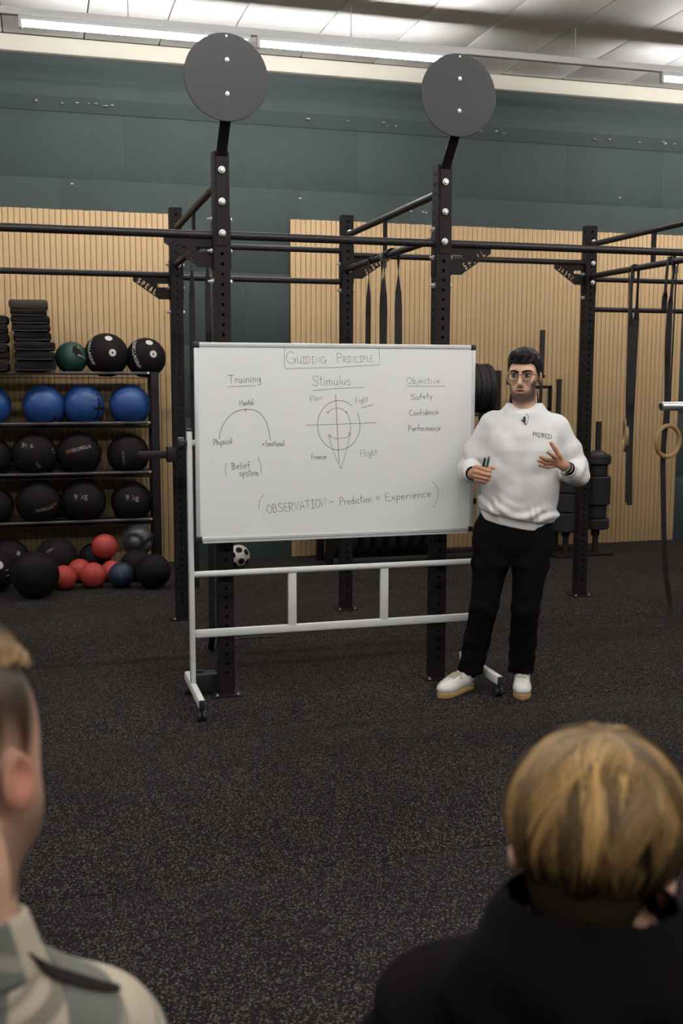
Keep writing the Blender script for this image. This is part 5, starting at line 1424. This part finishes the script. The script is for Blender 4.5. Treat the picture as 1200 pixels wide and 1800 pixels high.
def bob(n, k, seed, crown=(-.014, .050, .125)):
    g = np.random.default_rng(seed)
    nc = 240
    cphi = g.uniform(-PI, PI, nc); cth = np.abs(g.normal(0, .75, nc)); ctone = g.uniform(.22, 1.45, nc); cl = g.normal(0, .08, nc); ccurl = g.normal(0, .16, nc); clift = g.uniform(-.008, .004, nc)
    ci = g.integers(0, nc, n)
    dphi = g.normal(0, .10, n); phi = cphi[ci]; th0 = np.clip(cth[ci] * .9 + g.normal(0, .06, n), .03, 1.7)
    length = g.uniform(.80, 1.25, n) + cl[ci]
    t = np.linspace(0, 1, k)[None]
    th = th0[:, None] + length[:, None] * t
    cap_ = np.where(np.abs(phi) < 0, 1, 1)
    ph = phi[:, None] + dphi[:, None] * (1 - .7 * t) + ccurl[ci][:, None] * t ** 1.5 + .05 * np.sin(6 * t + phi[:, None] * 9)
    # polar axis points to the crown, tipped back from the top of the skull
    dx, dy, dz = np.sin(th) * np.sin(ph), np.sin(th) * np.cos(ph), np.cos(th)
    tip = -.12; dy, dz = dy * math.cos(tip) + dz * math.sin(tip), -dy * math.sin(tip) + dz * math.cos(tip)
    lift = .009 + clift[ci][:, None] * np.clip(t * 2, 0, 1) + .010 * np.sin(np.clip(th - .15, 0, 2.2) * 1.25) + g.uniform(-.004, .005, n)[:, None] - .010 * np.clip(th - 1.75, 0, 1)
    rx, ry, rz = .0775, .100, .088
    r = 1 / np.sqrt((dx / (rx + lift)) ** 2 + (dy / (ry + lift)) ** 2 + (dz / (rz + lift)) ** 2)
    Pn = np.stack([dx * r, dy * r + .014, dz * r + .032], -1)
    # below the widest point hair hangs nearly straight, tucking in at the nape
    low = np.clip(-.01 - Pn[..., 2], 0, 1)
    Pn[..., 0] *= 1 - 1.2 * low; Pn[..., 1] -= np.sign(Pn[..., 1]) * low * .15
    tone = ctone[ci][:, None] * (1 + .18 * g.normal(0, 1, n)[:, None])
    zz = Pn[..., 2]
    dark = np.clip((.062 - zz + .022 * g.normal(0, 1, n)[:, None]) / .075, 0, 1)                       # browner lower layers, with the hood's shade at the nape painted in
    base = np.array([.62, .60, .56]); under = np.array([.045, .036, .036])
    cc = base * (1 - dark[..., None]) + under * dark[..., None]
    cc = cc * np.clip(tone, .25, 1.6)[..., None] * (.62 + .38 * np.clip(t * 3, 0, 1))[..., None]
    # keep to the hair's outline: above the ears at the sides, lower at the back
    ang = np.degrees(np.abs(np.arctan2(Pn[..., 0], -Pn[..., 1])))
    lim = np.interp(ang, [0, 40, 62, 78, 100, 125, 180], [.02, .02, .0, -.008, -.010, -.085, -.104])
    ok = (Pn[..., 2] > lim - .006).all(1)
    return Pn[ok], cc[ok], g
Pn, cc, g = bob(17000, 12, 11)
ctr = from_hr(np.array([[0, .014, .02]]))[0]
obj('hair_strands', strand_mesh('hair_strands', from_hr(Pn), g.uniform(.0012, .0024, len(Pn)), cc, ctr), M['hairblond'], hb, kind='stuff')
def f_hood(X, Y, Z):
    Z = Z + .030
    d = loft(X, Y, Z, [(.42, 0, .01, .200, .150), (.60, 0, .0, .195, .145), (.80, 0, -.01, .215, .140), (.92, .0, -.02, .225, .128), (.985, 0, -.025, .215, .110), (1.02, 0, -.03, .175, .095), (1.06, 0, -.03, .125, .085), (1.09, 0, -.03, .09, .075)], 2.4)
    for s in (-1, 1):
        d = sm(d, chain(X, Y, Z, [((s * .165, -.015, .955), .074), ((s * .215, .0, .84), .068), ((s * .250, .04, .68), .060)], .03), .05)
        d = sm(d, chain(X, Y, Z, [((s * .250, .04, .68), .060), ((s * .17, .26, .58), .042)], .03), .03)
    # hood lying on the shoulders: thick ring round the neck and a bag at the back
    r = np.sqrt((X / 1.02) ** 2 + (Y + .034) ** 2); zc = 1.088 - .72 * (Y + .02)
    ring = np.sqrt((r - .078 - .35 * np.clip(zc - Z, -.05, .12)) ** 2 + ((Z - zc) * .70) ** 2) - .036
    bag = ell(X, Y, Z, (.0, -.118, 1.065), (.145, .060, .085))
    hood = sm(ring, bag, .03)
    fold = .009 * np.sin(46 * (Z + .55 * np.abs(X) * np.sign(X + .02)) + 2 * np.sin(12 * X)) * gau(Z - 1.03, .05)
    hood = hood + fold
    d = sm(d, hood, .012)
    crease = .005 * np.sin(34 * X + 30 * Z + 2 * np.sin(20 * Z)) * gau(Z - .86, .14)
    d = d + crease + .0010 * wob(X, Y, Z, 1.2)
    inner = np.maximum(np.sqrt((X / 1.1) ** 2 + (Y + .005) ** 2) - .050, 1.10 - Z)
    return smax(d, -inner, .008)
P, Q = net(f_hood, (-.34, -.20, .40), (.34, .33, 1.13), .0075)
obj('hoodie', np_mesh('hoodie', [(relax(P, Q, 1, .4), Q)]), M['hoodie'], pr)
def f_pants(X, Y, Z):
    d = None
    for s in (-1, 1):
        e = chain(X, Y, Z, [((s * .09, .02, .52), .105), ((s * .12, .45, .51), .075), ((s * .12, .47, .12), .060)], .03); d = e if d is None else sm(d, e, .05)
    return np.maximum(d, .07 - Z)
P, Q = net(f_pants, (-.25, -.12, .05), (.25, .58, .66), .014)
jme = np_mesh('jeans', [(P, Q)]); obj('jeans', jme, M['jeans'], pr)
def sit_shoes(root):
    for s in (-1, 1):
        sh = obj('shoe', meu.copy(), None, root); sh.location = (s * .12, .53, 0); sh.rotation_euler = (0, 0, PI)
        obj('sole', mes, None, sh)
sit_shoes(pr)

# ---- left-hand listener: cropped hair, plaid shirt, head turned towards the speaker
pl = empty('person', (-.10, 1.13, 0), math.atan2(.089, .996)); tag(pl, 'seated listener at the left edge with cropped hair and a plaid shirt', 'person')
HL, LYAW = (.004, .0, 1.286), PI - math.radians(38)
def to_hl(X, Y, Z):
    x, y = rotz(X - HL[0], Y - HL[1], -LYAW); return x, y, Z - HL[2]
def from_hl(P):
    x, y = rotz(P[..., 0], P[..., 1], LYAW); return np.stack([x + HL[0], y + HL[1], P[..., 2] + HL[2]], -1)
def f_hl(X, Y, Z):
    x, y, z = to_hl(X, Y, Z); d = head_sdf(x, y, z, False, .054)
    for s in (-1, 1): d = sm(d, ell(x, y, z, (s * .032, -.022, -.078), (.029, .050, .050)), .025)
    return sm(d, cap(X, Y, Z, (.0, -.03, 1.16), (.0, -.03, 0.98), .054, .060), .03)
def f_torso_l(X, Y, Z): return f_torso_r(X * 1.28, Y * 1.12, Z + .05 * np.clip((Z - .5) / .5, 0, 1))
def col_l(P):
    x, y, z = to_hl(P[:, 0], P[:, 1], P[:, 2]); C_ = np.ones((len(P), 3))
    th = np.abs(np.degrees(np.arctan2(x, -y)))
    line = np.interp(th, [0, 35, 55, 68, 78, 92, 105, 130, 180], [.060, .045, .010, -.010, -.050, -.010, .0, -.060, -.075])
    fade = 1 / (1 + np.exp(-(z - line - .010) / .010)) * (P[:, 2] > 1.12)
    shade_ = np.clip(.35 + .65 * (z - line) / .06, .35, 1)
    C_ *= 1 - (fade * shade_)[:, None] * np.array([.93, .945, .96])
    beard = 1 / (1 + np.exp((z + .060) / .010)) * (y < .015) * (z > -.145)
    C_ *= 1 - beard[:, None] * np.array([.62, .64, .64])
    earm = gau(np.abs(x) - .088, .012) * gau(z + .018, .04) * gau(y - .012, .03)
    C_ *= 1 + earm[:, None] * np.array([.05, -.28, -.30])
    return C_
prt = []
for fn, lo, hi, hh in ((f_hl, (-.15, -.16, 0.98), (.15, .16, 1.43), .0032), (f_torso_l, (-.32, -.16, .0), (.32, .62, 1.02), .014)):
    P, Q = net(fn, lo, hi, hh); prt.append((relax(P, Q, 1, .4), Q))
obj('body', np_mesh('body', prt, col_l), M['skin'], pl)
# longer top swept back and to the side
def f_top(X, Y, Z):
    x, y, z = to_hl(X, Y, Z)
    d = ell(x, y, z, (0, .000, .055), (.068, .098, .068)) + .0022 * np.sin(70 * y + 40 * x) + .002 * np.sin(95 * x - 30 * y)
    return smax(d, .072 + .25 * np.abs(x) - z, .010)
P, Q = net(f_top, (-.14, -.15, 1.33), (.14, .15, 1.45), .004)
ht = obj('hair', np_mesh('hair', [(P, Q)]), M['hairunder'], pl)
g = np.random.default_rng(5); n, k = 5200, 9
x0 = g.uniform(-.062, .062, n); y0 = g.uniform(-.085, .095, n); t = np.linspace(0, 1, k)[None]
xs = x0[:, None] + (.012 * np.sin(x0 * 60)[:, None] + .006) * t; ys = y0[:, None] - .030 * t
q_ = np.clip(1 - (xs / .072) ** 2 - ((ys) / .106) ** 2, .0, 1)
zs_ = .053 + .072 * np.sqrt(q_) + (.004 + .006 * np.sin(t * PI)) * g.uniform(.3, 1.3, n)[:, None]
Pn = np.stack([xs, ys, zs_], -1); ok = (q_ > .06).all(1); Pn = Pn[ok]
tone = (g.uniform(.35, 1.0, len(Pn))[:, None] * (1 + .3 * np.sin(Pn[:, :, 0] * 90)))[..., None] * np.array([.55, .52, .50])
obj('hair_strands', strand_mesh('hair_strands', from_hl(Pn), g.uniform(.0012, .0022, len(Pn)), tone, from_hl(np.array([[0, 0, -.02]]))[0]), M['hairblond'], ht, kind='stuff')
def f_plaid(X, Y, Z):
    Z = Z + .047
    d = loft(X, Y, Z, [(.44, 0, .01, .205, .150), (.65, 0, .0, .195, .142), (.90, 0, -.01, .205, .138), (1.0, .0, -.015, .200, .120), (1.045, 0, -.02, .165, .102), (1.08, 0, -.024, .118, .088), (1.11, 0, -.026, .080, .074), (1.14, 0, -.024, .066, .066)], 2.3)
    for s in (-1, 1):
        d = sm(d, chain(X, Y, Z, [((s * .135, -.012, .985), .066), ((s * .185, .005, .86), .062), ((s * .225, .04, .72), .056)], .03), .04)
        d = sm(d, chain(X, Y, Z, [((s * .225, .04, .72), .056), ((s * .15, .28, .60), .042)], .03), .03)
    d = d + .004 * np.sin(40 * X + 28 * Z) * gau(Z - .9, .12) + .0008 * wob(X, Y, Z)
    return d
def uvw(me, fn):
    co = np.zeros(len(me.vertices) * 3, F); me.vertices.foreach_get('co', co); co = co.reshape(-1, 3)
    a = me.attributes.new('UVW', 'FLOAT_VECTOR', 'POINT'); a.data.foreach_set('vector', fn(co).astype(F).ravel()); return me
P, Q = net(f_plaid, (-.34, -.20, .40), (.34, .34, 1.14), .0075)
me = uvw(np_mesh('plaid_shirt', [(relax(P, Q, 1, .4), Q)]), lambda c: np.stack([c[:, 0] + .35 * c[:, 1] - .30 * c[:, 2], c[:, 2] * .9 - .30 * c[:, 1] - .10 * c[:, 0], c[:, 1]], 1))
shp = obj('plaid_shirt', me, M['plaid'], pl, label='grey and beige plaid flannel shirt')
bvp = BVHTree.FromPolygons([tuple(p) for p in P], [tuple(q) for q in Q.tolist()])
def on_shirt(x, y):
    h_ = bvp.ray_cast(Vector((x, y, 1.4)), Vector((0, 0, -1))); return Vector((x, y, h_[0].z + .004))
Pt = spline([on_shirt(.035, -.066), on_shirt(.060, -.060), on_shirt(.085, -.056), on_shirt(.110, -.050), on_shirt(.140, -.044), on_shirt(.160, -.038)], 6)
obj('shoulder_strip', band_mesh(Pt, [.004 + .015 * math.sin(PI * (.12 + .80 * i / (len(Pt) - 1))) for i in range(len(Pt))], [(.2, -1, -.4)] * len(Pt), .002), M['strip_dark'], shp)  # dark tapered strip laid along the shoulder
# turned-down collar
def f_collar(X, Y, Z):
    Z = Z + .047
    r = np.sqrt((X / 1.05) ** 2 + (Y + .022) ** 2); z0 = 1.128 - .25 * (Y + .02)
    a = np.abs(r - (.062 + (z0 + .03 - Z) * .30)) - .0042
    return smax(a, np.abs(Z - z0) - .034, .004)
P, Q = net(f_collar, (-.17, -.17, .98), (.17, .13, 1.17), .0045)
me = uvw(np_mesh('collar', [(P, Q)]), lambda c: np.stack([c[:, 0] * .6 + c[:, 1] * .8 + .02, c[:, 2] * .9 + .5 * c[:, 0], c[:, 1]], 1))
obj('collar', me, M['plaid'], shp)
obj('jeans', jme, None, pl); sit_shoes(pl)
